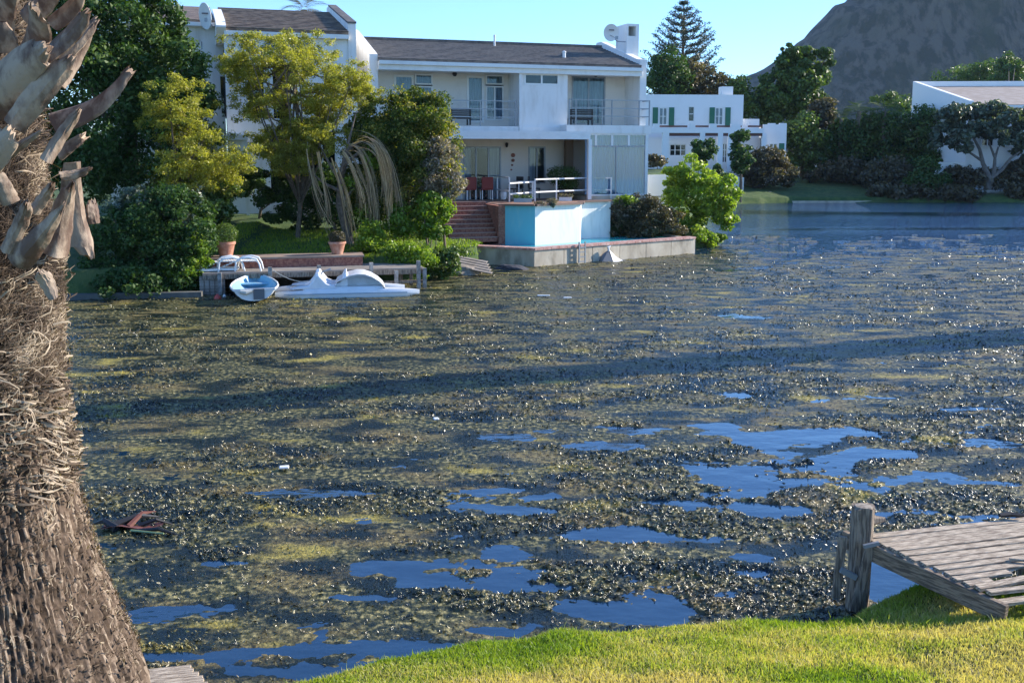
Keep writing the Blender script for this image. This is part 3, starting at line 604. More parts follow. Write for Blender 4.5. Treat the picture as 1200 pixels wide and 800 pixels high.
B(su0, su1, vs_, 3.0, zb - .9, zb - .003).build("sunroom_floor", CONC, H)
B(u_s, su1, 3.0, 3.2, zb - .2, zt).build("lower_back_wall", CREAM, H)

# ---------------------------------------------------------------- terrace and pool
z_p = 0.60
a0 = on(592, 284, z_p); b0 = on(627, 285, z_p); c0 = on(680, 281, z_p); c1 = on(681, 277.5, z_p); d0 = on(715, 275.5, z_p)
dv = Vector((-math.sin(YAW), math.cos(YAW), 0))
back = [d0 + dv * 2.0, a0 + dv * 5.5]
T = empty("pool_terrace", (b0.x, b0.y, 0), 0, "raised terrace with aqua and white walls above the pool", "terrace")
def L(p): return (p[0] - b0.x, p[1] - b0.y)
poly = [a0, b0, c0, c1, d0]
cols = [AQUA, POOLW, POOLW, POOLW]
for i, (p, q_) in enumerate(zip(poly[:-1], poly[1:])):
    t = (q_ - p).normalized(); nrm = Vector((-t.y, t.x, 0)) * 0.16
    MB().prism([L(p), L(q_), L(q_ + nrm), L(p + nrm)], -0.9, TZ - .06 - .002 * i).build("terrace_wall", cols[i], T)
inn = [p + Vector((0, .12, 0)) for p in poly]
far_l = HF.w(HF.hit(500, 240, 1.5)[0], 1.5); far_r = HF.w(HF.hit(692, 240, 1.5)[0], 1.5)
st_l = HF.w(HF.hit(528, 237, -1.4)[0], -1.0); st_r = a0 + dv * 1.9
pl = [L(p) for p in [a0 + Vector((.02, .1, 0)), b0 + Vector((0, .15, 0)), c0 + Vector((-.1, .15, 0)), c1 + Vector((0, .15, 0)), d0 + Vector((-.1, .15, 0)), d0 + dv * 2.2, far_r, far_l, st_l, st_r]]
MB().prism(pl, TZ - .4, TZ - .055).build("terrace_floor", mat("terrace_tiles", (.30, .17, .12), .7, col2=(.38, .24, .18), scale=6, mix=.8), T)
# coping on the terrace wall
for p, q_ in zip(poly[:-1], poly[1:]):
    MB().bar((*L(p), TZ - .02), (*L(q_), TZ - .02), .26, .07).build("coping", mat("brown_coping", (.20, .12, .09), .7), T)
# brick steps going down to the pool
SR = a0 + dv * 1.9; ns = 9; run = 1.75 / ns; sw = 2.1
SM = Frame(a0.x, a0.y, YAW)
S = empty("brick_steps", (a0.x, a0.y, 0), YAW, "dark red brick steps leading down from the terrace to the pool", "steps")
for k in range(ns):
    z1 = z_p + .03 + (TZ - z_p - .03) * (k + 1) / ns; y0 = .10 + run * k
    B(-sw, -.26 + .001 * k, y0, 2.2 - .001 * k, z1 - (TZ - z_p) / ns - .001, z1).build("step", BRICK, S, bevel=.012)
    B(-sw - .001, -.262, y0 - .025, y0 + .09, z1 + .001, z1 + .034).build("tread_edge", mat("pale_brick_edge", (.40, .24, .19), .8), S)
B(-.255, 0.0, .02, 2.3, -.6, TZ - .07).build("cheek_wall", BRICK, S)
q = MB()
for k in range(16): q.box(-.258, .001, .005, .018, z_p + .05 + k * .088, z_p + .05 + k * .088 + .07)
q.build("brick_courses", BRICK, S)["kind"] = "stuff"
B(-sw - .3, -.256, -.3, .099, -.6, z_p - .06).build("landing", BRICK, S)
# outer pool wall
q0 = on(626, 313, 0); qL = on(527, 286, .67); qL.z = 0; qR = on(815, 277, .67); qR.z = 0
P_ = empty("swimming_pool", (q0.x, q0.y, 0), 0, "turquoise swimming pool behind a weathered concrete wall with pink coping", "pool")
def LP(p): return (p[0] - q0.x, p[1] - q0.y)
def wallseg(p, q_, nm, m, t=.28, z0=-.9, z1=.58, parent=P_, par=0):
    d = (q_ - p).normalized(); n_ = Vector((-d.y, d.x, 0)) * t
    return MB().prism([LP(p), LP(q_), LP(q_ + n_), LP(p + n_)], z0, z1).build(nm, m, parent)
wallseg(qL, q0, "pool_wall", CONC)
# right wall in cast bays with joints
nb = 6
for k in range(nb):
    a_, b_ = q0.lerp(qR, k / nb + .0016), q0.lerp(qR, (k + 1) / nb - .0016); off = Vector((0, .004 * (k % 2), 0))
    wallseg(a_ + off, b_ + off, "wall_panel", CONC)
wallseg(q0 + Vector((.03, .05, 0)), qR + Vector((-.03, .03, 0)), "wall_core", SOIL, t=.2, z1=.55)
qRb = qR + dv * 2.6; wallseg(qR, qRb, "pool_wall", CONC)
for (p, q_, n_) in [(qL, q0, 9), (q0, qR, 22)]:
    d = (q_ - p).normalized(); nn_ = Vector((-d.y, d.x, 0)) * .16
    for k in range(n_):
        a_, b_ = p.lerp(q_, (k + .02) / n_) + nn_, p.lerp(q_, (k + .98) / n_) + nn_
        MB().bar((*LP(a_), .62 + .002 * (k % 3)), (*LP(b_), .62 + .002 * (k % 3)), .40, .075).build("coping_tile", PINKTILE, P_)
wm = bpy.data.materials.new("pool_water"); wm.use_nodes = True; bb_ = wm.node_tree.nodes["Principled BSDF"]; bb_.inputs["Base Color"].default_value = (.05, .42, .48, 1); bb_.inputs["Roughness"].default_value = .04; bb_.inputs["IOR"].default_value = 1.33
wt = [qL + Vector((.1, .1, 0)), q0 + Vector((0, .2, 0)), qR + Vector((-.1, .15, 0)), qR + dv * 2.4, d0 + dv * .3, b0 + Vector((0, .05, 0)) + dv * .5, a0 + dv * .3 , qL + dv * 2.4]
MB().prism([LP(p) for p in wt], .2, .52).build("pool_water", wm, P_)
# ladder on the wall
lad = on(676, 302, 0); tdir = (qR - q0).normalized(); ld = empty("pool_wall_ladder", q0.lerp(qR, .262) + Vector((.02, -.06, 0)), math.atan2(tdir.y, tdir.x), "grey metal ladder hanging down the concrete pool wall", "ladder")
for sx in (-.14, .14): B(sx - .022, sx + .022, -.07, -.03, -.1, .78).build("rail", METALG, ld)
for k in range(4): B(-.12, .12, -.065, -.035, .05 + .17 * k, .09 + .17 * k).build("rung", METALG, ld)
# terrace railings
def rail_obj(pts_px, zt, label, posts=None, m=METALW, r=.028):
    pts = [on(px, py, TZ) for px, py in pts_px]
    p0 = pts[0]; R_ = empty("terrace_railing", p0, 0, label, "railing", "white railings on the terrace")
    rp = [(p.x - p0.x, p.y - p0.y) for p in pts]; q = MB()
    for f_ in (1.0, .42):
        for a_, b_ in zip(rp[:-1], rp[1:]): q.bar((*a_, zt * f_), (*b_, zt * f_), r * 2, r * 2)
    q.build("rail", m, R_)
    for p in rp: B(p[0] - r, p[0] + r, p[1] - r, p[1] + r, 0, zt + r).build("post", m, R_)
rail_obj([(583, 233), (597, 236)], 0.92, "short white railing at the head of the brick steps")
rail_obj([(597, 236.5), (624, 234)], 0.72, "thin white railing above the aqua wall")
rail_obj([(627, 236), (652, 234.5), (692, 232.5), (716, 232.8)], 0.86, "long white railing above the white pool wall")
# ---------------------------------------------------------------- left house
LF = Frame(*at(409, 100, 38.3).xy, YAW)
Hl = empty("terraced_house", (LF.x, LF.y, 0), YAW, "white house with brown tiled roof half hidden behind the feathery tree", "house")
uf = LF.hit(263, 60)[0]
zG = LF.hit(330, 39)[1]; zG0 = LF.hit(330, 44)[1]
wins = [(308, 46, 366, 62), (289, 74, 311, 141), (318, 74, 340, 141), (315, 152, 342, 238), (343, 152, 395, 240)]
wall_with_holes(uf, -.0, .6, zG, 0, .2, [LF.rect(*w_, 0) for w_ in wins]).build("front_wall", WHITE, Hl)
window(Hl, LF, wins[0], .03, "window", cols=2, back=DARKIN)
window(Hl, LF, wins[1], .05, "window", back=DARKIN, frame=TRIM)
window(Hl, LF, wins[2], .05, "window", back=DARKIN, frame=TRIM)
window(Hl, LF, wins[3], .05, "lattice_door", back=DARKIN, bars=(.45,))
window(Hl, LF, wins[4], .05, "patio_door", cols=3, back=DARKIN, bars=(.72,), fw=.07)
B(uf, -.01, .6, .7, .6, zG).build("inner_wall", DARKIN, Hl)
VL = 5.0; zl = LF.hit(330, 12.5, VL)[1]
MB().sideprism([(-.18, zG), (-.18, zG + .1), (VL, zl), (VL + 4.5, zG + .1), (VL + 4.5, zG)], uf + .001, -.002).build("roof", BROWNT, Hl)
q = MB(); K = 15
for k in range(K):
    f0, f1 = k / K, (k + 1) / K; y0, y1 = -.2 + (VL + .2) * f0, -.2 + (VL + .2) * f1 + .04; z0 = zG + .1 + (zl - zG - .1) * f0; z1 = zG + .1 + (zl - zG - .1) * f1
    q.sideprism([(y0, z0 + .004), (y0, z0 + .05), (y1, z1 + .024), (y1, z1 + .004)], uf + .002, -.004)
q.build("tile_courses", BROWNT, Hl)["kind"] = "stuff"
B(uf + .003, -.003, -.26, -.003, zG0, zG - .002).build("gutter", TRIM, Hl)
zp = LF.hit(409, 28)[1]; zpr = LF.hit(382, 7.5, VL)[1]
MB().sideprism([(-.05, .5), (-.05, zp), (VL, zpr), (VL + .6, zpr), (VL + .6, .5)], 0, .30).build("party_wall", WHITE, Hl)
MB().sideprism([(-.08, zp + .002), (-.08, zp + .07), (VL, zpr + .07), (VL, zpr + .003)], -.02, .32).build("wall_coping", SLATE, Hl)
# fin wall with its cut foot
uf0 = LF.hit(256, 60)[0]; zf1 = LF.hit(268, 22)[1]; zf0 = LF.hit(258, 50, 0)[1]
MB().sideprism([(-.4, zf0 + .5), (-.4, zf1 - .3), (0.3, zf1), (3.2, zf1 + .75), (3.2, zf0), (.3, zf0)], uf0 - .06, uf0 + .28).build("fin_wall", WHITE, Hl)
B(uf0 + .282, uf - .002, .001, .2, .6, zf1 - .1).build("front_wall", WHITE, Hl)
# far left bay, set back
vb = 1.0; ub0 = LF.hit(120, 60, vb)[0]; zb2 = LF.hit(230, 27, vb)[1]
wall_with_holes(ub0, uf0 + .2, .6, zb2, vb, .2, [LF.rect(236, 47, 239, 60, vb), LF.rect(257, 88, 266, 139, vb)]).build("back_bay_wall", WHITE, Hl)
window(Hl, LF, (257, 88, 266, 139), vb + .03, "window", back=DARKIN)
window(Hl, LF, (232, 47, 239, 60), vb + .03, "window", back=DARKIN)
MB().sideprism([(vb - .2, zb2), (vb - .2, zb2 + .1), (vb + 5, LF.hit(230, 8, vb + 5)[1]), (vb + 9, zb2)], ub0, uf0 - .07).build("roof", BROWNT, Hl)
B(ub0, uf0 - .07, vb - .28, vb - .003, zb2 - .14, zb2 - .002).build("gutter", TRIM, Hl)
dish("satellite_dish", LF, 240.5, 19, vb - .5, 0.24, "tall oval satellite dish under the brown tiled roof", 0.5, turn=-.5, ry=.48)
# porch over the door
u0, u1, z0, z1 = LF.rect(243, 158, 290, 164, -1.2); B(u0, u1, -1.3, .0 - .002, z0, z1).build("porch_roof", TRIM, Hl)
B(u1 - .12, u1 - .02, -1.2, -1.1, .8, z0 - .001).build("porch_post", TRIM, Hl)
u0, u1, z0, z1 = LF.rect(345, 238, 440, 246, -.8); B(u0, u1, -.8, -.01, .7, z1).build("patio_step", CONC, Hl)
# ================================================================ THINGS ON THE WATER AND AT THE DOCKS
# ---------------------------------------------------------------- near jetty
ZD = 0.66
bL, bN = on(1008, 627, ZD), on(1181, 706, ZD - .10); dR = (on(1200, 604, ZD) - on(1010, 625, ZD)).normalized()
J = empty("wooden_jetty", (bL.x, bL.y, 0), 0, "weathered grey wooden jetty with loose and missing boards by the grass", "jetty")
def LJ(p): return Vector((p.x - bL.x, p.y - bL.y, p.z))
lj, nj = LJ(bL), LJ(bN); along = (nj - lj); ln = along.length; al = along.normalized()
MB().bar(lj - al * .13 + Vector((-.035, 0, -.08)), nj + al * .03 + Vector((-.035, 0, -.08)), .055, .15).build("side_beam", BEAMW, J, bevel=.006)
MB().bar(lj + dR * 1.6 + Vector((0, 0, -.10)), nj + dR * 1.6 + Vector((0, 0, -.10)), .06, .13).build("joist", BEAMW, J)
MB().bar(lj + al * .05 + Vector((0, 0, -.1)), lj + dR * 3.2 + al * .05 + Vector((0, 0, -.1)), .05, .13).build("end_beam", BEAMW, J)
random.seed(7)
nB = 14; pitch_ = ln / nB
for k in range(nB):
    c = lj + al * (pitch_ * (k + .5)); length = 3.4; w_ = pitch_ * random.uniform(.86, .95); z = random.uniform(-.004, .006); yaw_ = random.gauss(0, .004); roll_ = random.gauss(0, .02)
    st = random.uniform(-.025, .02)
    if k == 10: length = .24
    if k == 11: yaw_ = .10; z = .014; w_ *= .75; roll_ = .18; length = 1.7
    if k == 12: yaw_ = -.03; z = .02; w_ *= .7
    if k == 13: yaw_ = .02; z = -.02
    if k == 9: length = .52; w_ *= .9
    a_ = Vector((0, 0, 0)); secs = []; ns_ = 8
    q = MB(); sag = random.uniform(-.006, .004)
    pts = []
    for i in range(ns_ + 1):
        x = st + length * i / ns_; zz = sag * math.sin(math.pi * i / ns_) + random.gauss(0, .0012)
        hw = w_ / 2 * (1 + random.gauss(0, .012)); t_ = .028
        pts.append([(x, -hw, zz - roll_ * hw), (x, hw, zz + roll_ * hw), (x, hw, zz + roll_ * hw - t_), (x, -hw, zz - roll_ * hw - t_)])
    q.loft(pts, close=True); o = q.build("plank", WOOD, J, bevel=.003)
    o.location = c + Vector((0, 0, z + .012)); o.rotation_euler = (0, 0, math.atan2(dR.y, dR.x) + yaw_)
# broken piece lying crooked on the gap
q = MB().box(-.5, .5, -.03, .03, 0, .02); o = q.build("broken_plank", WOOD, J, bevel=.003); o.location = lj + al * (pitch_ * 11.2) + dR * .95 + Vector((0, 0, .035)); o.rotation_euler = (0.0, -.03, math.atan2(dR.y, dR.x) + .22)
q = MB().box(-.32, .32, -.012, .012, 0, .02); o = q.build("broken_plank", WOOD, J, bevel=.003); o.location = lj + al * (pitch_ * 9.6) + dR * .9 + Vector((0, 0, .03)); o.rotation_euler = (0.0, .0, math.atan2(dR.y, dR.x) - .5)
o = MB().tube([(-.10, 0, .012), (0, .02, .016), (.12, 0, .012)], [.02, .028, .015], 6).build("rag", BLACKW, J); o.location = LJ(on(1184, 609, ZD)) + Vector((0, 0, .03))
# round post
pb = on(1003, 714, 0); rp_ = .098
q = MB(); n = 28; secs = []; ht = CAMZ - (at(1007, 591, pb.y).z * -1 + CAMZ) ; ht = at(1007, 593, pb.y).z
for i in range(16):
    z = -.6 + (ht + .6) * i / 15; ring = []
    for k in range(n):
        a_ = 2 * math.pi * k / n; r = rp_ * (1 + .05 * math.sin(5 * a_ + 1) + .03 * math.sin(11 * a_) - (.05 if k in (3, 11, 19, 24) else 0)) * (1 - .04 * i / 15)
        ring.append((r * math.cos(a_) + .02 * i / 15, r * math.sin(a_), z + (.012 * math.sin(a_ * 3) if i == 15 else 0)))
    secs.append(ring)
q.loft(secs, close=True); o = q.build("round_post", WOODV, J, smooth=True); o.location = LJ(pb)
o = MB().lathe([(.075, -.01), (.07, .006), (.0, .01)], (0, 0, 0), 20).build("cut_end", mat("cut_wood", (.20, .16, .12), .85, col2=(.32, .27, .21), scale=30, mix=.9), J); o.location = LJ(pb) + Vector((.02, 0, ht))
for nm, pa, pb_, w_ in [("brace", (988, 628), (979, 700), .07), ("brace", (1020, 640), (1000, 716), .075)]:
    A_ = at(*pa, pb.y - (.10 if w_ < .073 else .13)); B_ = at(*pb_, pb.y - (.10 if w_ < .073 else .13)); MB().bar(LJ(A_), LJ(B_), w_, .035, up=(0, 1, 0)).build(nm, WOODV, J, bevel=.005)
MB().bar(LJ(at(985, 667, pb.y - .13)), LJ(at(1003, 676, pb.y - .13)), .045, .045).build("cross_piece", METALG, J)
MB().bar(LJ(at(1012, 640, pb.y - .17)), LJ(at(1030, 636, pb.y - .17)), .03, .03).build("hook_bracket", METALG, J)
o = MB().tube([(0, 0, 0), (.12, .02, .0)], [.05, .02], 7).build("timber_knot", WOODV, J); o.location = LJ(pb) + Vector((.10, 0.02, ht - .13))
for (u_, v_) in [(1.6, .5), (2.8, .3)]:
    o = MB().lathe([(.07, -.6), (.07, ZD - .05)], (0, 0, 0), 12).build("round_post", WOODV, J); o.location = lj + dR * u_ + al * .12 - Vector((0, 0, ZD))
# ---------------------------------------------------------------- small landing at the foot of the palm
c0_, c1_ = on(222, 779, .20), on(243, 799, .20); dd = (c1_ - c0_); lnn = dd.length
La = empty("small_landing", (c0_.x, c0_.y, 0), 0, "small bleached plank landing beside the palm trunk", "landing")
dl = (on(165, 785, .20) - c0_).normalized(); 
for k in range(7):
    o = MB().box(0, 1.5, -.033, .033, -.025, 0).build("plank", WOOD, La, bevel=.003); o.location = dd * ((k + .5) / 5.0) + Vector((random.uniform(-.015, .015), 0, .20 + random.uniform(-.003, .004))); o.rotation_euler = (random.gauss(0, .03), 0, math.atan2(dl.y, dl.x))
MB().bar(Vector((0, 0, .14)) - dd * .05 + dl * .05, dd * 1.6 + Vector((0, 0, .14)) + dl * .05, .04, .08).build("edge_beam", WOODV, La)
for f_ in (0.05, 1.3):
    o = MB().lathe([(.05, -.5), (.05, .10)], (0, 0, 0), 8).build("post", WOODV, La); o.location = dd * f_ + dl * .12

# ---------------------------------------------------------------- far dock
zd = .60
f0, f1 = on(246, 320, zd), on(497, 313.5, zd); fd = (f1 - f0).normalized(); fy = math.atan2(fd.y, fd.x); FD = Frame(f0.x, f0.y, fy); Ld = (f1 - f0).length
Dk = empty("timber_dock", (f0.x, f0.y, 0), fy, "long low grey timber dock behind the boats", "dock")
for k in range(7): B(-.2 if k < 3 else 0, Ld - .02 * k, .21 * k, .21 * k + .198, zd - .035, zd + .003 * (k % 2)).build("deck_board", DOCKW, Dk)
for k in range(6): B(Ld * .62, Ld - .02 * k, .21 * (k + 7), .21 * (k + 7) + .198, zd - .035, zd + .003 * (k % 2)).build("deck_board", DOCKW, Dk)
B(-.2, Ld, -.06, -.003, zd - .17, zd - .036).build("front_beam", WOODV, Dk)
u_m = FD.hit(380, 335, 0)[0]
B(u_m + .4, Ld + .02, -.03, .04, .16, .24).build("lower_rail", WOODV, Dk)
for px, top in [(258, .02), (317, .14), (374, .16), (435, .20), (464, -.05), (490, .22), (497, .0)]:
    u = FD.hit(px, 330, 0)[0]; B(u - .055, u + .055, -.17, -.063, -.5, zd + top).build("post", mat("pale_dock_post", (.34, .32, .29), .8, col2=(.2, .18, .16), scale=8, mix=.8), Dk)
for px in (470, 482): u = FD.hit(px, 330, .5)[0]; B(u - .05, u + .05, .5, .6, -.5, zd - .04).build("post", WOODV, Dk)
# back wall under the dock and the sheet wall at its left end
u_l = FD.hit(234, 335, 0)[0]
B(-.2, Ld * .75, 1.15, 1.25, -.5, zd - .04).build("bulkhead", SOIL, Dk)
for k in range(9):
    u = u_l + (FD.hit(262, 335, 0)[0] - u_l) * k / 9; B(u, u + .11, -.03 + .03 * (k % 2), .08 + .03 * (k % 2), -.5, zd - .08).build("sheet_board", DOCKW, Dk)
# red painted ledge
r0, r1 = FD.hit(246, 310, 1.0)[0], FD.hit(423, 310, 1.0)[0]
lg = empty("brick_ledge", (f0.x, f0.y, 0), fy, "low dark red brick ledge along the back of the dock", "ledge")
zt_ = FD.hit(330, 301, 1.0)[1]
nb_ = 34
for k in range(nb_):
    for j in range(3): B(r0 + (r1 - r0) * k / nb_ + .004 + .06 * (j % 2), r0 + (r1 - r0) * (k + 1) / nb_ - .004 + .06 * (j % 2), .98, 1.3, zd + .01 + (zt_ - zd - .05) * j / 3, zd + (zt_ - zd - .05) * (j + 1) / 3 - .004).build("brick", BRICK, lg)
B(r0, r1 + .05, .985, 1.85, zd - .3, zt_ - .06).build("core", BRICK, lg)
B(r0 - .02, r1 + .1, .95, 1.9, zt_ - .05, zt_).build("cap", mat("ledge_cap", (.28, .20, .15), .8, dirt=(.4, .36, .3), dscale=3, damt=.6), lg)
# low wall at the foot of the big hedge
e0, e1 = on(90, 352, 0), on(236, 349, 0)
EW = empty("hedge_footwall", (e0.x, e0.y, 0), math.atan2((e1 - e0).y, (e1 - e0).x), "low dark edging wall under the big hedge", "wall")
B(-8, (e1 - e0).length, 0, .25, -.6, .16).build("kerb", mat("dark_concrete", (.10, .10, .09), .9, dirt=(.2, .2, .17), dscale=3, damt=.6), EW)
# terracotta pots with clipped bushes
def leafcloud(name, blobs, n, size, m, parent=None, seed=0, shell=0.55, up=0.25, aspect=0.55, hue=0.0, huev=1.0, lump=None, lumpr=0.16):
    """leaves spread through clumps: blobs = [(x, y, z, rx, ry, rz, weight)]"""
    r = np.random.RandomState(seed); bl = np.array([b if len(b) == 7 else tuple(b) + (b[3] * b[5],) for b in blobs], float)
    if lump:   # clumps on each blob's surface
        w_ = bl[:, 6] / bl[:, 6].sum(); idx = r.choice(len(bl), lump, p=w_); d = r.normal(0, 1, (lump, 3)); d /= np.linalg.norm(d, axis=1)[:, None]
        rad = r.uniform(.45, 1.02, lump) ** .6; c = bl[idx, :3] + d * bl[idx, 3:6] * rad[:, None]
        s = r.uniform(.5, 1.25, lump) * lumpr; sc = bl[idx, 3:6].mean(1); bl2 = np.concatenate([c, np.stack([s * sc * 1.15, s * sc * 1.15, s * sc * .8], -1), (s ** 2)[:, None]], 1); hue_l = r.normal(0, .14, lump)
        bl = bl2
    else: hue_l = r.normal(0, .08, len(bl))
    idx = r.choice(len(bl), n, p=bl[:, 6] / bl[:, 6].sum()); d = r.normal(0, 1, (n, 3)); d /= np.linalg.norm(d, axis=1)[:, None]
    rad = shell + (1 - shell) * r.rand(n) ** .7; rad *= 1 + r.normal(0, .08, n)
    c = bl[idx, :3] + d * bl[idx, 3:6] * rad[:, None]
    nrm = d * .7 + r.normal(0, .6, (n, 3)) + np.array([0, 0, up]); nrm /= np.linalg.norm(nrm, axis=1)[:, None]
    t = np.cross(nrm, r.normal(0, 1, (n, 3))); t /= np.linalg.norm(t, axis=1)[:, None] + 1e-9; b_ = np.cross(nrm, t)
    L_ = size * r.uniform(.6, 1.35, n)[:, None]; W_ = L_ * aspect; bend = nrm * L_ * .18
    V = np.stack([c - t * L_ * .5, c + b_ * W_ * .5 + bend, c + t * L_ * .5, c - b_ * W_ * .5 + bend], 1).reshape(-1, 3)
    h = np.clip(.5 * huev * r.rand(n) + .25 + hue + hue_l[idx] + d[:, 2] * .08, 0, 1)
    return npmesh(name, V, np.arange(4 * n).reshape(-1, 4), m, parent, rnd=h)
DARKG = leafmat("dark_green_leaves", (0.015, 0.045, 0.011), (0.05, 0.105, 0.022), (0.13, 0.19, 0.05), trans=.28, rough=.55, spec=.3)
MIDG = leafmat("mid_green_leaves", (0.03, 0.065, 0.012), (0.08, 0.14, 0.025), (0.17, 0.23, 0.05), trans=.3)
BRIGHTG = leafmat("bright_green_leaves", (0.08, 0.15, 0.012), (0.19, 0.29, 0.025), (0.36, 0.44, 0.06), trans=.45)
OLIVE = leafmat("olive_feathery_leaves", (0.12, 0.135, 0.02), (0.27, 0.27, 0.035), (0.44, 0.41, 0.08), trans=.45)
YTIP = leafmat("yellow_tipped_leaves", (0.025, 0.055, 0.012), (0.10, 0.14, 0.022), (0.50, 0.40, 0.09), trans=.4, rough=.55, spec=.3)
PINKISH = leafmat("grey_pink_leaves", (0.07, 0.08, 0.045), (0.20, 0.17, 0.13), (0.38, 0.32, 0.26), trans=.3)
BROWNG = leafmat("brownish_leaves", (0.035, 0.035, 0.02), (0.10, 0.085, 0.045), (0.20, 0.16, 0.08), trans=.3)
GREYG = leafmat("grey_green_leaves", (0.03, 0.05, 0.035), (0.07, 0.10, 0.07), (0.14, 0.18, 0.12), trans=.25)
def pot(px, py, v, r, h, label, bush, zbase, hgt_b):
    u = FD.hit(px, py, v)[0]; p = FD.w(u, v, zbase)
    t = empty("potted_bush", p, 0, label, "potted plant", "terracotta pots on the ledge")
    MB().lathe([(r * .62, 0), (r * .75, h * .3), (r * .95, h * .8), (r * .97, h * .82), (r * 1.06, h * .84), (r * 1.06, h), (r * .92, h), (r * .88, h * .9)], n=24).build("pot", TERRA, t, smooth=True)
    MB().lathe([(0.01, h * .88), (r * .88, h * .89)], n=16).build("soil", SOIL, t)
    leafcloud("foliage", [(0, 0, h + hgt_b * .45, bush * 1.0, bush * 1.0, hgt_b * .6, 1)], 1800, .05, MIDG if px < 300 else BROWNG, t, int(px), shell=.8)
pot(265, 300, 1.4, .27, .50, "large terracotta pot with rounded green bush beside the white lounger", .34, zt_ - .05, .5)
pot(395.5, 299, 1.45, .25, .38, "small terracotta pot with brownish clipped bush at the right of the ledge", .24, zt_, .30)
# white plastic sun loungers
def lounger(px, label, turn):
    u = FD.hit(px, 312, .5)[0]; p = FD.w(u, .5, zd)
    t = empty("sun_lounger", p, fy + turn, label, "sun lounger", "white plastic loungers on the dock")
    for k in range(7): B(-.02 + .075 * k, .04 + .075 * k, -.22, .22, .27, .295).build("seat_slat", PLASTIC, t)
    for sy in (-.25, .25):
        MB().tube([(-.1, sy, .0), (-.06, sy, .27), (.05, sy, .36), (.30, sy, .39), (.50, sy, .34), (.58, sy, .2), (.62, sy, 0)], [.025, .03, .032, .032, .032, .028, .025], 8).build("side_frame", PLASTIC, t, smooth=True)
    for k in range(6): B(-.62 + .09 * k, -.55 + .09 * k, -.22, .22, .05 + .04 * k, .075 + .04 * k).build("back_slat", PLASTIC, t)
    B(-.66, -.04, -.235, -.2, .03, .09).build("back_rail", PLASTIC, t); B(-.66, -.04, .2, .235, .03, .09).build("back_rail", PLASTIC, t)
lounger(259, "white plastic lounger nearest the big hedge on the dock", .15); lounger(281, "white plastic lounger in front of the large terracotta pot", -.1)

# ---------------------------------------------------------------- dinghy
def hull_ring(w, d, z0, n=11, flare=.75):
    pts = []
    for k in range(n):
        t = -1 + 2 * k / (n - 1); pts.append((t * w, z0 - d * (1 - abs(t) ** 2.6) ** .8)) 
    return pts
dp = on(297, 357, 0); DG = empty("rowing_dinghy", (dp.x + .03, dp.y, 0), math.radians(14), "small white dinghy with pale blue inside moored at the dock", "dinghy")
S_ = [(0.0, .52, .30, .40), (.15, .58, .34, .40), (.35, .62, .37, .39), (.55, .60, .38, .40), (.75, .50, .37, .43), (.9, .30, .33, .48), (1.0, .05, .25, .53)]
Ln = 2.35
outer_, inner_ = [], []
for s_, w_, d_, z_ in S_:
    outer_.append([(x, s_ * Ln, z) for x, z in hull_ring(w_, d_, z_)]); inner_.append([(x * .93, .05 + s_ * Ln * .95, z + .035 * (1 - abs(x) / max(w_, .05)) + .0) for x, z in hull_ring(w_, d_ * .86, z_ + .004)])
BOATW = mat("boat_white", (.72, .74, .74), .4, dirt=(.45, .42, .36), dscale=4, damt=.6); BOATB = mat("boat_blue_inside", (.22, .45, .58), .5, dirt=(.55, .6, .6), dscale=5, damt=.6)
o = MB().loft(outer_, caps=False).build("hull", BOATW, DG, smooth=True)
MB().add([outer_[0][k] for k in range(11)], [tuple(range(11))]).build("transom", BOATW, DG)
MB().loft(inner_, caps=True).build("inside", BOATB, DG, smooth=True)
MB().tube([outer_[i][0] for i in range(7)] + [outer_[i][-1] for i in range(6, -1, -1)], .028, 6).build("gunwale", BOATW, DG, smooth=True)
MB().bar(outer_[0][0], outer_[0][-1], .05, .05).build("transom_rail", BOATW, DG)
B(-.02, .26, -.035, -.004, .14, .42).build("motor_pad", mat("weathered_motor_pad", (.12, .13, .14), .7), DG)
for f_, hz in [(.40, .24), (.80, .30)]:
    w_ = np.interp(f_, [s[0] for s in S_], [s[1] for s in S_]) * .90; B(-w_, w_, f_ * Ln - .12, f_ * Ln + .12, hz, hz + .04).build("seat", BOATB, DG, bevel=.01)
o = MB().tube([(-.35, -.03, .36), (-.2, -.05, .33), (-.05, -.05, .37)], [.05, .07, .03], 7).build("rag", mat("pale_rag", (.5, .5, .45), .9), DG)
# buoys
for (px, py, r, m_, lb, nm) in [(255, 351, .10, mat("red_buoy", (.55, .07, .05), .4), "round red buoy floating left of the dinghy", "mooring_buoy"), (263, 348, .05, PLASTIC, "small white float beside the red buoy", "float_ball")]:
    p = on(px, py, 0); o = MB().lathe([(r * .05, -r), (r * .6, -r * .8), (r, 0), (r * .75, r * .7), (r * .3, r * .98), (r * .2, r * 1.2)], n=16).build(nm, m_, None, smooth=True); o.location = (p.x, p.y, r * .35); tag(o, lb, "buoy")

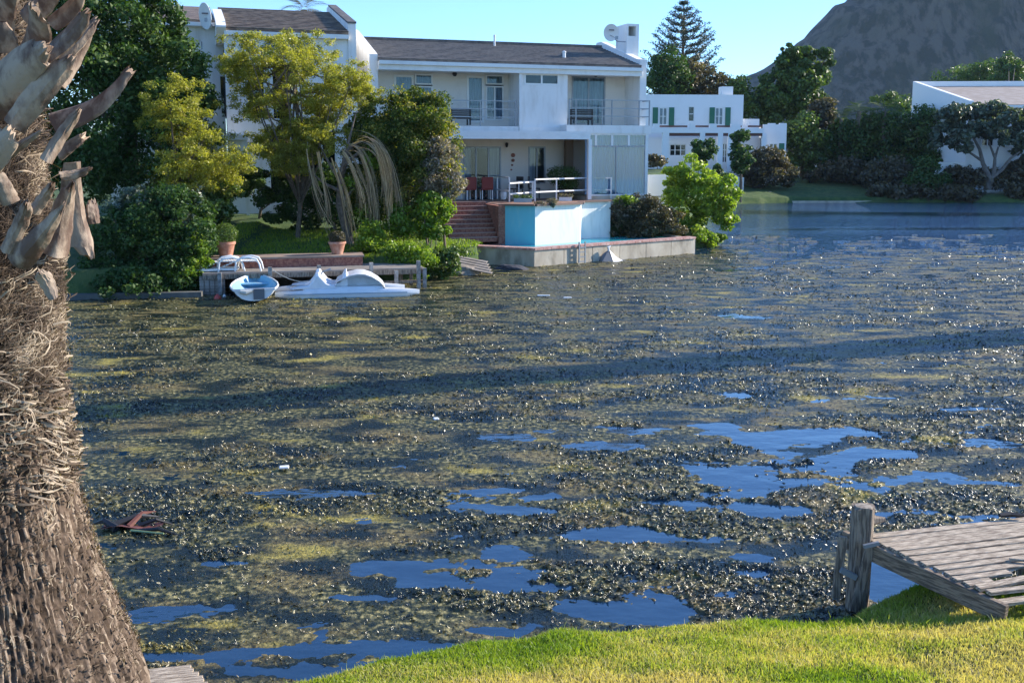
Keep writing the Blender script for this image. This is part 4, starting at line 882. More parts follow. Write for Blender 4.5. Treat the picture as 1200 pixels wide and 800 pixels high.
# ---------------------------------------------------------------- pedal boat
h0, h1 = on(322, 351, 0), on(492, 347, 0); hd = (h1 - h0).normalized(); PB = empty("pedal_boat", (h0.x, h0.y, 0), math.atan2(hd.y, hd.x), "white plastic pedal boat with two hulls and rounded seat shell", "pedal boat")
PLB = mat("pedal_boat_white", (.78, .79, .80), .3, dirt=(.5, .52, .5), dscale=3, damt=.4)
LB = (h1 - h0).length
def hullp(y, x0, x1):
    secs = []; N = 16
    for i in range(N + 1):
        s_ = i / N; e = max(1 - abs(2 * s_ - 1) ** 3.5, 0.0) ** .6; e = max(e, .05); w_ = .20 * e; zt2 = .26 - .08 * (2 * s_ - 1) ** 2; zb_ = -.12 + .22 * (abs(2 * s_ - 1) ** 5)
        x = x0 + (x1 - x0) * s_
        secs.append([(x, y - w_, zt2 - .08), (x, y - w_ * .75, zt2), (x, y + w_ * .75, zt2), (x, y + w_, zt2 - .08), (x, y + w_ * .95, .06), (x, y + w_ * .4, zb_), (x, y - w_ * .4, zb_), (x, y - w_ * .95, .06)])
    return MB().loft(secs, close=True)
hullp(.1, 0, LB).build("hull", PLB, PB, smooth=True); hullp(1.15, -.1, LB - .35).build("hull", PLB, PB, smooth=True)
for yy in (-.115,): B(.25, LB - .35, yy - .0, yy + .012, .12, .15).build("hull_stripe", mat("grey_stripe", (.35, .42, .48), .5), PB)
MB().box(.75, LB - 1.0, .0, 1.25, .16, .30).build("deck", PLB, PB, bevel=.03)
# seat shell: rounded hood open to the left
def u_of(px): return ((on(px, 349, 0) - h0).dot(hd))
sx0, sx1 = u_of(392), u_of(452)
secs = []
prof = [(0, .28), (.06, .46), (.16, .53), (.30, .62), (.46, .665), (.60, .655), (.74, .58), (.88, .45), (.97, .32), (1.0, .24)]
for y, s_ in [(.42, .62), (.22, .74), (.06, .84), (-.03, .91), (-.04, .97), (.03, 1.0), (.35, 1.0), (.62, .96), (.90, 1.0), (1.15, .97), (1.27, .86)]:
    secs.append([(sx0 + (sx1 - sx0) * x, y, .24 + (z - .24) * s_) for x, z in prof])
MB().loft(secs, caps=True).build("seat_shell", PLB, PB, smooth=True)
for y0 in (.12, .68):
    secs = [[(sx0 - .28 + .62 * x, y, z) for x, z in [(0, .30), (.1, .36), (.5, .37), (.72, .42), (.9, .66), (1.0, .70), (1.05, .3)]] for y in (y0, y0 + .44)]
    MB().loft(secs, close=True).build("seat", PLB, PB, bevel=.02)
# front consoles with steering bar
for y0 in (.0, .85):
    secs = []
    for y, s_ in [(y0, .8), (y0 + .08, 1.0), (y0 + .32, 1.0), (y0 + .40, .8)]:
        secs.append([(u_of(362) + .9 * x, y, .26 + (z - .26) * s_) for x, z in [(-.55, .27), (-.3, .33), (.0, .36), (.14, .50), (.22, .68), (.32, .70), (.40, .60), (.55, .42), (.8, .32), (.9, .26)]])
    MB().loft(secs, caps=True).build("pedal_console", PLB, PB, bevel=.015)
MB().tube([(u_of(370), .55, .32), (u_of(378), .56, .66), (u_of(388), .60, .74)], .02, 6).build("steering_bar", METALG, PB)
MB().lathe([(.10, 0), (.13, .03), (.10, .06)], (u_of(388), .25, .30), 12).build("cup_holder", PLB, PB)
# mooring rope
pa = FD.w(FD.hit(318, 317, -.12)[0], -.12, zd + .08); pbm = PB.matrix_basis @ Vector((u_of(372), .6, .42))
pts = [pa.lerp(pbm, k / 8) - Vector((0, 0, .16 * math.sin(math.pi * k / 8))) for k in range(9)]
o = MB().tube(pts, .012, 5).build("mooring_rope", mat("pale_rope", (.5, .46, .38), .9), None); tag(o, "pale rope from the dock post to the pedal boat", "rope")

# ---------------------------------------------------------------- covered dinghy / grey swan shape at the pool wall, slab
p = on(713, 306, 0)
SW = empty("grey_covered_float", (p.x, p.y, 0), math.radians(30), "grey and white peaked float moored against the concrete pool wall", "float")
MB().add([(-.42, -.2, 0), (.0, -.3, 0), (.0, .25, 0), (-.4, .2, 0), (-.05, -.05, .42), (-.25, .0, .28)], [(0, 1, 4, 5), (1, 2, 4), (2, 3, 5, 4), (3, 0, 5)]).build("grey_side", mat("grey_tarpaulin", (.16, .17, .18), .6), SW)
MB().add([(0.01, -.3, 0), (.55, -.15, 0), (.5, .25, 0), (.01, .25, 0), (.0, -.05, .42), (.32, .02, .16)], [(0, 1, 5, 4), (1, 2, 5), (2, 3, 4, 5)]).build("white_side", PLASTIC, SW)
MB().tube([(-.02, -.05, .38), (-.06, -.06, .52), (.04, -.06, .56)], [.05, .05, .03], 7).build("peak", PLASTIC, SW)
# timber raft on the sandy bank
p = on(560, 318, .1)
RF = empty("bank_boards", (p.x, p.y, 0), math.radians(-22), "grey weathered boards lying on the bank beside the pool wall", "boards")
for k in range(5):
    o = MB().box(-.75, .65 - .1 * k, -.085, .085, -.03, 0).build("board", DOCKW, RF, bevel=.004); o.location = (-.02 * k, -.35 + .18 * k, .22 + .05 * k); o.rotation_euler = (.15, .14, 0)
SAND = mat("pale_bank_rock", (.36, .30, .24), .95, col2=(.24, .20, .16), scale=5, mix=.8, bump=.7, bscale=10)
def rock(name, p, r, m_, label, seed, sq=(1, .8, .5), group=None):
    bm = bmesh.new(); bmesh.ops.create_icosphere(bm, subdivisions=3, radius=1); rr = random.Random(seed); ph = [rr.uniform(0, 6) for _ in range(6)]
    for v in bm.verts:
        c = v.co.normalized(); k = 1 + .18 * math.sin(3 * c.x + ph[0]) * math.cos(2.5 * c.y + ph[1]) + .10 * math.sin(6 * c.z + ph[2] + 4 * c.x) + .05 * math.sin(11 * c.y + ph[3])
        v.co = Vector((c.x * r * sq[0] * k, c.y * r * sq[1] * k, c.z * r * sq[2] * k))
    me = bpy.data.meshes.new(name); bm.to_mesh(me); bm.free(); o = link(name, me, m_); o.location = p; return tag(o, label, "rock", group)
rock("bank_rock", on(541, 318, .1), .55, SAND, "pale pinkish rock at the water between shrub and boards", 3, (1.1, .8, .45))
rock("bank_rock", on(600, 316, 0), .45, mat("dark_rock", (.06, .06, .07), .9), "dark rounded rock at the corner foot of the pool wall", 5, (1.3, .6, .4))
# ---------------------------------------------------------------- terrace furniture
REDC = mat("red_chair_fabric", (.22, .035, .025), .7)
def chair(pxy, v, turn, m_, label, group, fr=HF, hs=.44, hb=.92):
    u = fr.hit(pxy, 232, v)[0]; t = empty("terrace_chair", fr.w(u, v, TZ), YAW + turn, label, "chair", group)
    B(-.24, .24, -.24, .24, hs - .05, hs).build("seat", m_, t, bevel=.012); B(-.24, .24, .20, .26, hs, hb).build("backrest", m_, t, bevel=.012)
    for sx in (-.21, .21):
        for sy in (-.21, .22): B(sx - .018, sx + .018, sy - .018, sy + .018, 0, hs - .05).build("leg", METALW if m_ is REDC else m_, t)
        B(sx - .02, sx + .02, -.22, .22, hs + .18, hs + .21).build("armrest", METALW if m_ is REDC else m_, t)
chair(549, .2, math.pi + .3, REDC, "red chair at the left end of the terrace beside the pink shrub", "red chairs on the terrace")
chair(570, .1, math.pi - .1, REDC, "red chair at the head of the brick steps", "red chairs on the terrace")
BLK = mat("black_chair_metal", (.03, .03, .035), .45)
chair(604, .3, -1.3, BLK, "black metal chair left of the small white terrace table", "metal chairs round the table")
chair(626, .4, 1.3, BLK, "black metal chair right of the small white terrace table", "metal chairs round the table")
u = HF.hit(614, 230, .3)[0]; t = empty("terrace_table", HF.w(u, .3, TZ), YAW, "small pale terrace table with dark chairs round it", "table")
B(-.38, .38, -.35, .35, .70, .74).build("table_top", METALW, t, bevel=.01)
for sx in (-.33, .33):
    for sy in (-.3, .3): B(sx - .02, sx + .02, sy - .02, sy + .02, 0, .70).build("leg", METALW, t)
o = MB().lathe([(.10, 0), (.14, .15), (.13, .3), (.08, .32)], n=14).build("white_planter", PLASTIC, None, smooth=True); p = HF.w(HF.hit(590, 230, -.1)[0], -.1, TZ); o.location = p; tag(o, "round white planter beside the red terrace chairs", "planter")
# big potted shrub
u = HF.hit(660, 228, -.1)[0]; t = empty("potted_shrub", HF.w(u, -.1, TZ), 0, "large dark green shrub in a pot on the terrace by the glass", "potted plant")
MB().lathe([(.2, 0), (.28, .4), (.30, .42), (.24, .42)], n=16).build("pot", BLACKW, t); leafcloud("foliage", [(0, 0, .95, .72, .6, .42), (.2, 0, .6, .45, .4, .3)], 3500, .10, DARKG, t, 5, shell=.6, aspect=.3)
# window-box planters along the coping
def trough(px0, px1, py, label, flower, seed, z=TZ + .02):
    p, q_ = on(px0, py, z), on(px1, py, z); t = empty("flower_trough", p, math.atan2(q_.y - p.y, q_.x - p.x), label, "planter", "planters on the terrace edge"); l_ = (q_ - p).length
    MB().sideprism([(-.09, .0), (-.11, .15), (.11, .15), (.09, 0)], 0, l_).build("box", PLASTIC if seed > 1 else mat("blue_grey_planter", (.30, .42, .48), .6), t)
    leafcloud("plants", [(l_ * f_, 0, .20, .16, .13, .10) for f_ in (.15, .5, .85)], 500, .05, flower, t, seed, shell=.3)
trough(602, 623, 237, "blue grey trough of plants on the aqua wall", MIDG, 1)
trough(655, 670, 235.5, "white trough of small flowers on the white wall", PINKISH, 2)
leafm = leafcloud("creeping_plant", [(*on(633, 238, TZ + .05), .28, .15, .10), (*on(647, 236, TZ + .1), .25, .15, .14)], 900, .05, PINKISH, None, 8, shell=.2); tag(leafm, "straggly pink grey plant on the corner of the terrace wall", "plant")
leafm = leafcloud("creeping_plant", [(*on(648, 240, TZ - .02), .10, .08, .12)], 260, .05, GREYG, None, 9, shell=.2); tag(leafm, "tuft hanging over the white wall below the railing", "plant")
# ================================================================ PALM TRUNK IN FRONT
PX, PY_ = -2.66, 4.5
PT = empty("palm_tree", (PX, PY_, 0), 0, "thick palm trunk with fibrous bark and cut frond stubs", "palm")
BARKP = mat("palm_bark", (.13, .095, .07), .9, col2=(.30, .235, .18), scale=16, mix=.9, bump=1.0, bscale=40, bdist=.02, stretch=(3, 3, .5), detail=10)
FIBRE = leafmat("palm_fibre", (.022, .014, .01), (.12, .082, .055), (.46, .37, .27), trans=.10, rough=.7, spec=.3)
STUB = mat("frond_stub", (.38, .29, .21), .7, col2=(.13, .08, .055), scale=5.5, mix=.9, bump=.5, bscale=34, bdist=.01, stretch=(1.6, 1.6, .8), dirt=(.09, .055, .04), dscale=4, damt=1.0, detail=9)
zs = np.concatenate([np.linspace(-.1, 1.3, 30), np.linspace(1.32, 5.6, 460)]); nt_ = 560; th_ = np.linspace(0, 2 * np.pi, nt_, endpoint=False)
TH, ZS = np.meshgrid(th_, zs)
R = np.interp(ZS, [0, 1.2, 1.47, 1.87, 2.26, 2.65, 2.95, 3.0, 3.4, 3.8, 4.2, 5.6], [.92, .82, .735, .61, .54, .488, .462, .475, .48, .42, .36, .33])
cs, sn = np.cos(TH), np.sin(TH)
# vertical cracks joined by short cross ridges; wrap by sampling on the circle
def cyl(fr, fz, seed, o=3): return fbm((np.where(TH < np.pi, TH, 2 * np.pi - TH)) * fr, ZS * fz + np.where(TH < np.pi, 0, 31.7), o, seed)
rdg = np.abs(cyl(42, 6.0, 1, 3) - .5) * 2; rdg2 = np.abs(cyl(64, 16, 2, 2) - .5) * 2
R = R - .018 * (1 - np.clip(rdg * 3, 0, 1)) - .010 * (1 - np.clip(rdg2 * 2.2, 0, 1)) + .025 * (cyl(5, 3, 4) - .5) + .012 * np.abs(((ZS * 9 + 1.2 * cyl(6, 1, 9)) % 1) - .5)
V = np.stack([R * cs, R * sn, ZS], -1).reshape(-1, 3)
ck = np.clip(rdg * 2.6, 0, 1) * .55 + np.clip(rdg2 * 2, 0, 1) * .25 + (cyl(9, 6, 14) - .3) * .5; rv_ = ck[:-1].ravel() + rs.normal(0, .05, ck[:-1].size)
BARKC = leafmat("ridged_palm_bark", (.022, .015, .011), (.13, .092, .066), (.36, .28, .205), trans=0.0, rough=.9, spec=.2)
npmesh("trunk", V, grid_faces(len(zs), nt_, wrap=True), BARKC, PT, rnd=np.clip(rv_, 0, 1))
# fibre mat: thousands of thin bent strips in overlapping swirls
rf = np.random.RandomState(12)
def fibres(name, n, z0, z1, lmin, lmax, slant, rad_add, seed, hue=0, w0=.0035, ragged=.03):
    r = np.random.RandomState(seed); z = r.uniform(z0, z1, n); a = r.uniform(np.pi * .85, np.pi * 2.25, n); ln = r.uniform(lmin, lmax, n)
    base = np.interp(z, [1.2, 1.47, 1.87, 2.26, 2.65, 2.95, 3.4, 3.8, 4.2, 5.6], [.82, .735, .61, .54, .488, .465, .49, .44, .38, .36]) + rad_add * r.rand(n)
    sl = slant + .55 * (fbm(a * 3, z * 4, 3, seed) - .5) * 4 + r.normal(0, .3, n)
    sg = 4; P = []; cz = r.normal(0, .6, n)
    for i in range(sg + 1):
        t = i / sg; s_ = ln * t; ang = a + (np.cos(sl + cz * t) * s_) / base; zz = z + np.sin(sl + cz * t) * s_; rr = base + ragged * np.sin(t * 3.1) * r.rand(n) + r.normal(0, .004, n) + ragged * t * r.rand(n)
        P.append(np.stack([rr * np.cos(ang), rr * np.sin(ang), zz], -1))
    wd = w0 * r.uniform(.5, 2.0, n); V = []; 
    for i in range(sg + 1):
        tdir = P[min(i + 1, sg)] - P[max(i - 1, 0)]; out = P[i] * np.array([1, 1, 0]); out /= np.linalg.norm(out, axis=1)[:, None]; sd_ = np.cross(tdir, out + r.normal(0, .4, (n, 3))); sd_ /= np.linalg.norm(sd_, axis=1)[:, None] + 1e-9
        k = wd * (1 - .75 * (i / sg)); V += [P[i] - sd_ * k[:, None], P[i] + sd_ * k[:, None]]
    V = np.stack(V, 1).reshape(-1, 3); b0_ = (np.arange(n) * (2 * sg + 2))[:, None]
    F = np.concatenate([b0_ + np.array([[2 * i, 2 * i + 1, 2 * i + 3, 2 * i + 2]]) for i in range(sg)])
    h = np.clip(r.normal(.42 + hue, .22, n) + (fbm(a * 4, z * 7, 3, seed + 40) - .5) * 1.6, 0, 1); o = npmesh(name, V, F, FIBRE, PT, rnd=np.tile(h, sg)); o["kind"] = "stuff"; return o
fibres("fibre_mat", 34000, 2.85, 4.1, .03, .11, .5, .045, 1, -.06, .0016, .02)
fibres("fibre_mat", 700, 2.9, 4.0, .08, .2, .5, .06, 2, .2, .003, .05)
fibres("fibre_mat", 4500, 1.3, 2.9, .02, .07, 1.5, .006, 3, .1, .0028, .012)
fibres("fibre_mat", 1600, 2.35, 2.95, .04, .14, -.3, .02, 5, .3, .004, .05)
fibres("fibre_mat", 9000, 3.9, 4.9, .06, .22, .8, .07, 6, -.15, .0025, .05)
# cut frond stubs: broad tapering boat-shaped slabs that leave the trunk upwards
def stub(p0, p1, w0, w1, thick, curl, out, seed, m_=STUB, bend=.0, tipcut=.5):
    w0, w1 = w0 * .82, w1 * .82
    p0, p1 = Vector(p0), Vector(p1); d = (p1 - p0); L_ = d.length; d.normalize(); out = Vector(out); out = (out - d * out.dot(d)).normalized(); side = d.cross(out).normalized(); rr = random.Random(seed); N, M_ = 16, 10; top, bot = [], []
    for i in range(N + 1):
        t = i / N; w = (w0 * (1 - t) + w1 * t) * (1 + .22 * math.sin(t * 3.14)); w *= 1 + rr.uniform(-.025, .025)
        if t > .8: w *= (1 - ((t - .8) / .2) ** 2 * .45)
        c = p0 + d * L_ * t + out * (bend * math.sin(t * math.pi * .5) * L_) + side * (w0 * .10 * math.sin(t * 2.6 + seed)) + out * (-L_ * .10 * math.sin(t * 3.1) * (1 if seed % 2 else -.4))
        rt, rb = [], []
        for k in range(M_ + 1):
            s_ = -1 + 2 * k / M_; cut = 0
            if i >= N - 1: cut = -w * .42 * s_ ** 2 + .012 * math.sin(s_ * 9 + seed * 2.1) + .01 * math.sin(s_ * 17 + seed)
            e = c + side * (w * .5 * s_ + .0015 * math.sin(t * 23 + seed + k)) + out * (-curl * w * (s_ ** 2) + .0018 * math.sin(s_ * 13 + t * 3)) + d * cut; tk = thick * (1 - .45 * t) * (1 - .85 * s_ ** 2) + .006
            rt.append(e + out * tk * .5); rb.append(e - out * tk * .5)
        top.append(rt); bot.append(rb)
    q = MB(); rings = [t_ + b_[::-1] for t_, b_ in zip(top, bot)]; q.loft(rings, close=True)
    return q.build("frond_stub", m_, PT, smooth=True)
def lp(px, py, Y): p = at(px, py, Y); return (p.x - PX, p.y - PY_, p.z)
stub(lp(20, 78, 4.2), lp(40, 8, 3.98), .13, .15, .04, .15, (0, -1, .25), 1)                # pale petal, top
stub(lp(-18, 118, 4.10), lp(58, 58, 3.93), .20, .13, .05, .12, (.1, -1, .1), 2)             # broad pale petal
stub(lp(52, 66, 4.02), lp(103, 14, 3.98), .085, .07, .03, .10, (.0, -1, .4), 3)             # its continuing tongue
stub(lp(18, 150, 4.02), lp(84, 66, 4.0), .11, .085, .03, .10, (.5, -1, 0), 4)
stub(lp(62, 142, 4.28), lp(153, 80, 4.30), .22, .07, .05, .18, (-.5, -.6, 1), 5)             # long brown one sticking out
stub(lp(70, 70, 4.25), lp(112, 22, 4.3), .08, .05, .03, .1, (.2, -1, .2), 6)
stub(lp(66, 98, 4.3), lp(108, 30, 4.4), .09, .055, .03, .1, (.6, -.8, .2), 7)
stub(lp(70, 180, 4.35), lp(100, 160, 4.35), .10, .09, .04, .1, (-.2, -.6, 1), 8)
stub(lp(90, 190, 4.38), lp(106, 302, 4.42), .09, .15, .02, .45, (.9, -.6, 0), 9)            # flap hanging at the edge
stub(lp(112, 262, 4.5), lp(108, 236, 4.5), .07, .07, .03, .1, (.9, -.3, 0), 10)
stub(lp(8, 296, 4.06), lp(30, 236, 3.98), .07, .05, .02, .3, (.2, -1, .1), 11)
stub(lp(20, 312, 4.08), lp(72, 238, 4.0), .13, .03, .015, .35, (.4, -1, .1), 12)
stub(lp(60, 300, 4.12), lp(88, 215, 4.1), .14, .05, .015, .4, (.6, -1, .1), 21)
stub(lp(0, 190, 4.05), lp(48, 155, 4.0), .05, .02, .01, .3, (.2, -1, .1), 22)
stub(lp(38, 250, 4.06), lp(60, 215, 4.0), .06, .03, .01, .4, (.2, -1, .1), 23)
stub(lp(10, 240, 4.06), lp(-10, 200, 4.0), .10, .05, .01, .4, (-.1, -1, .1), 24)
stub(lp(70, 205, 4.15), lp(106, 196, 4.2), .05, .03, .01, .4, (.2, -1, .4), 25)
stub(lp(62, 350, 4.04), lp(46, 318, 4.0), .05, .07, .02, .2, (.3, -1, .1), 13)
stub(lp(-2, 60, 4.15), lp(-8, 20, 4.1), .16, .12, .04, .1, (0, -1, .2), 14)
stub(lp(30, 20, 4.3), lp(70, -30, 4.2), .12, .09, .04, .1, (0, -1, .3), 15)
stub(lp(5, 30, 4.25), lp(18, -30, 4.1), .12, .10, .04, .1, (0, -1, .3), 16)
stub(lp(55, 190, 4.02), lp(92, 128, 4.05), .06, .04, .02, .3, (.5, -1, 0), 17)
stub(lp(-25, 205, 4.0), lp(10, 150, 3.95), .14, .10, .03, .2, (.1, -1, .1), 18)
stub(lp(60, 28, 4.35), lp(96, -12, 4.3), .09, .06, .03, .1, (.1, -1, .3), 19)
rr = random.Random(5)
for k in range(46):                                                                          # round the sides and back, and above the view
    a_ = rr.uniform(0, math.pi) if k < 26 else rr.uniform(math.pi, math.pi * 2); z = rr.uniform(3.2, 5.2) if k < 26 else rr.uniform(4.75, 5.5); r0 = .36; r1 = rr.uniform(.55, .8)
    if k < 26 and (a_ < .35): continue
    stub((r0 * math.cos(a_), r0 * math.sin(a_), z), (r1 * math.cos(a_), r1 * math.sin(a_), z + rr.uniform(.2, .35)), rr.uniform(.14, .2), rr.uniform(.07, .12), .05, .12, (-math.cos(a_) * .5, -math.sin(a_) * .5, 1), 50 + k)
# crown of the palm, above the picture
FR = leafmat("palm_frond", (.02, .05, .012), (.05, .09, .02), (.10, .13, .03), trans=.25)
def frond_mesh(L_, n=26, droop=.9, wid=.5, seed=0):
    r = np.random.RandomState(seed); V = []
    t = np.repeat(np.linspace(.12, 1, n), 2); sgn = np.tile([1, -1], n); x = L_ * (t - droop * .12 * t ** 3); z = L_ * (.45 * t - droop * .75 * t ** 2)
    ll = wid * np.sin(np.clip(t * 1.05, 0, 1) * np.pi * .92) ** .6 + .05
    c = np.stack([x, 0 * x, z], -1); tip = c + np.stack([ll * .55, sgn * ll * .75, -ll * .35 + r.normal(0, .05, len(t)) * wid], -1); w = np.stack([0 * x + .025 * L_ / 3, 0 * x, 0 * x], -1)
    V = np.stack([c - w, c + w, tip], 1).reshape(-1, 3)
    return V
def palm_crown(name, parent, c, L_, nf, seed, m_=FR, up=(-.5, 1.2), wid=.5, n=26, droop=.9):
    r = np.random.RandomState(seed); VV = []
    for k in range(nf):
        V = frond_mesh(L_ * r.uniform(.8, 1.1), n=n, droop=droop, seed=seed + k, wid=wid); e = r.uniform(*up); a_ = 2 * np.pi * (k * .618) + r.normal(0, .1)
        ce, se = np.cos(e), np.sin(e); x, y, z = V.T; x, z = x * ce - z * se, x * se + z * ce; ca, sa = np.cos(a_), np.sin(a_); VV.append(np.stack([x * ca - y * sa, x * sa + y * ca, z], -1) + np.array(c))
    V = np.concatenate(VV); return npmesh(name, V, np.arange(len(V)).reshape(-1, 3), m_, parent, rnd=r.rand(len(V) // 3))
palm_crown("crown", PT, (0, 0, 8.2), 2.2, 34, 3, up=(.0, 1.3)); MB().tube([(0, 0, 5.5), (0, 0, 8.3)], [.36, .30], 12).build("upper_trunk", BARKP, PT)
# ================================================================ TREES, SHRUBS, VILLA AND FAR BANK
def tree(name, base, blobs_px, Y, n, size, m_, label, cat="tree", seed=0, lump=60, lumpr=.34, trunk_r=.12, limbs=5, group=None, thick=.8, shell=.35, aspect=.55, hue=0, up=.25, trunkmat=BARK, dY=None):
    """crown clumps given where they stand: (px, py, half width px, half height px[, depth offset m])"""
    b = Vector(base); t = empty(name, b, 0, label, cat, group); bl = []
    for e in blobs_px:
        px, py, rx, ry = e[:4]; dy = e[4] if len(e) > 4 else 0; c = at(px, py, Y + dy); s_ = (Y + dy) / FPX; bl.append((c.x - b.x, c.y - b.y, c.z - b.z, rx * s_, max(rx, ry) * s_ * thick, ry * s_, (rx * ry) * s_ * s_))
    leafcloud("crown", bl, n, size, m_, t, seed, shell=shell, lump=lump, lumpr=lumpr, aspect=aspect, hue=hue, up=up)
    r = random.Random(seed)
    if trunk_r > 0:
        top = max(bl, key=lambda q: q[2]); cz = sum(q[2] for q in bl) / len(bl); cx = sum(q[0] for q in bl) / len(bl); cy = sum(q[1] for q in bl) / len(bl)
        MB().tube([(0, 0, -.3), (cx * .2 + .05, cy * .2, cz * .35), (cx * .7, cy * .7, cz * .75), (cx, cy, cz)], [trunk_r * 1.3, trunk_r, trunk_r * .75, trunk_r * .4], 9).build("trunk", trunkmat, t, smooth=True)
        for k in range(limbs):
            q = bl[k % len(bl)]; s_ = Vector((cx * .4, cy * .4, cz * r.uniform(.35, .7))); e = Vector((q[0] + r.uniform(-.5, .5) * q[3], q[1] + r.uniform(-.5, .5) * q[4], q[2] + r.uniform(-.1, .6) * q[5])); md = s_.lerp(e, .5) + Vector((r.uniform(-.15, .15), 0, -.1))
            MB().tube([s_, md, e], [trunk_r * .5, trunk_r * .32, trunk_r * .12], 6).build("limb", trunkmat, t)
    return t
def gz(p): return Vector((p.x, p.y, float(ground_z(p.x, p.y))))
def foot(px, Y): p = at(px, 200, Y); return gz(p)
# big dark tree and hedge at the left
tree("evergreen_tree", foot(150, 33), [(140, 40, 70, 60), (200, 95, 52, 55), (150, 150, 80, 80), (105, 100, 60, 110), (180, 15, 40, 40, 1), (120, -30, 70, 50), (225, 140, 35, 60, .5), (218, 98, 32, 46, .2), (186, 30, 30, 40, .3), (60, 100, 60, 120, 1), (100, 190, 50, 60, .5), (170, 95, 60, 70, .8), (160, 215, 70, 40, 1)], 31.5, 62000, .15, DARKG,
     "tall dense dark green tree behind the palm trunk", seed=21, lump=420, lumpr=.30, trunk_r=.22, shell=.25)
tree("waterside_shrub", foot(180, 28.3), [(160, 285, 58, 62), (205, 275, 50, 55, -.2), (125, 300, 30, 50, -.3), (190, 322, 50, 24, -.7), (140, 328, 50, 22, -.7), (215, 250, 30, 30), (105, 325, 30, 24, -.8), (165, 335, 60, 14, -1.0)], 28.0, 34000, .11, DARKG,
     "large dark rounded shrub overhanging the pond left of the dock", "shrub", seed=22, lump=240, lumpr=.28, trunk_r=.08, shell=.25)
tree("silvery_shrub", foot(150, 28.9), [(165, 243, 40, 22), (200, 240, 35, 20), (215, 262, 22, 24, -.3)], 28.4, 6500, .11, GREYG, "silvery green shrub top above the dark waterside shrub", "shrub", seed=23, lump=80, lumpr=.4, trunk_r=.05, hue=.15)
tree("bright_bush", foot(222, 27.8), [(218, 318, 22, 14), (232, 308, 14, 14), (205, 326, 16, 10), (228, 290, 14, 16)], 27.4, 3600, .10, BRIGHTG, "bright leafy bush overhanging the left end of the dock", "shrub", seed=24, lump=40, lumpr=.45, trunk_r=.03, limbs=2)
tree("climbing_shrub", foot(250, 30.6), [(262, 222, 18, 16), (255, 245, 18, 18), (245, 262, 14, 14)], 30.0, 2200, .13, MIDG, "loose green shrub behind the large terracotta pot", "shrub", seed=25, lump=30, lumpr=.5, trunk_r=.04, limbs=3, hue=.15)
def feathery(name, base_px, Y, tips, label, seed, trunkpts, n=9000, hue=0.22, m_=OLIVE, lrat=1.0):
    """open tree of layered sprays: tips are (px, py, half width, half height)"""
    b = foot(base_px, Y); t = empty(name, b, 0, label, "tree"); r = random.Random(seed); bl = []
    TP = [at(px, py, Y) - b for px, py in trunkpts]; TP[0] = Vector((TP[0].x, TP[0].y, -.3))
    MB().tube(TP, [.085 - .06 * i / (len(TP) - 1) for i in range(len(TP))], 8).build("trunk", BARK, t, smooth=True)
    for (px, py, rx, ry) in tips:
        for j in range(3):
            dy = r.uniform(-1.2, 1.2); c = at(px + r.uniform(-.4, .4) * rx, py + r.uniform(-.5, .5) * ry, Y + dy) - b; s_ = Y / FPX
            a_ = TP[min(len(TP) - 1, 1 + r.randrange(len(TP) - 1))]; md = a_.lerp(c, .55) + Vector((0, 0, -.15))
            MB().tube([a_, md, c], [.045, .028, .01], 5).build("limb", BARK, t)
            for i in range(13):
                e = r.uniform(0, 6.28); rr_ = r.uniform(.1, 1); bl.append((c.x + math.cos(e) * rx * s_ * rr_ * 1.15, c.y + math.sin(e) * rx * s_ * rr_, c.z + r.uniform(-1.3, 1.5) * ry * s_, .24, .24, .15, 1))
    leafcloud("crown", bl, n, .086, m_, t, seed, shell=.05, aspect=.38, hue=hue, up=.4)
    return t
feathery("thorn_tree", 345, 33.0, [(300, 62, 26, 12), (340, 58, 30, 12), (375, 75, 34, 12), (410, 97, 26, 9), (290, 95, 22, 12), (330, 95, 34, 16), (370, 108, 34, 14), (345, 130, 36, 14), (385, 132, 26, 10), (300, 128, 24, 10), (330, 155, 30, 10), (400, 110, 30, 10), (355, 85, 34, 14), (365, 152, 26, 8), (280, 75, 18, 8), (320, 178, 24, 8), (350, 172, 28, 10), (385, 165, 24, 10), (340, 195, 20, 8)],
         "open feathery yellow green tree in front of the brown roofed house", 31, [(348, 290), (352, 240), (358, 190), (350, 150), (345, 110), (340, 75)], n=72000)
feathery("thorn_tree", 215, 30.4, [(205, 118, 28, 16), (230, 135, 28, 16), (195, 150, 24, 16), (240, 165, 24, 14), (215, 180, 30, 14), (250, 192, 32, 12), (275, 190, 22, 10), (225, 210, 30, 10), (200, 200, 24, 12), (262, 212, 22, 8), (180, 130, 14, 14)],
         "smaller feathery yellow green tree before the tall dark tree", 32, [(205, 290), (206, 240), (206, 200), (208, 160), (210, 125)], n=42000)
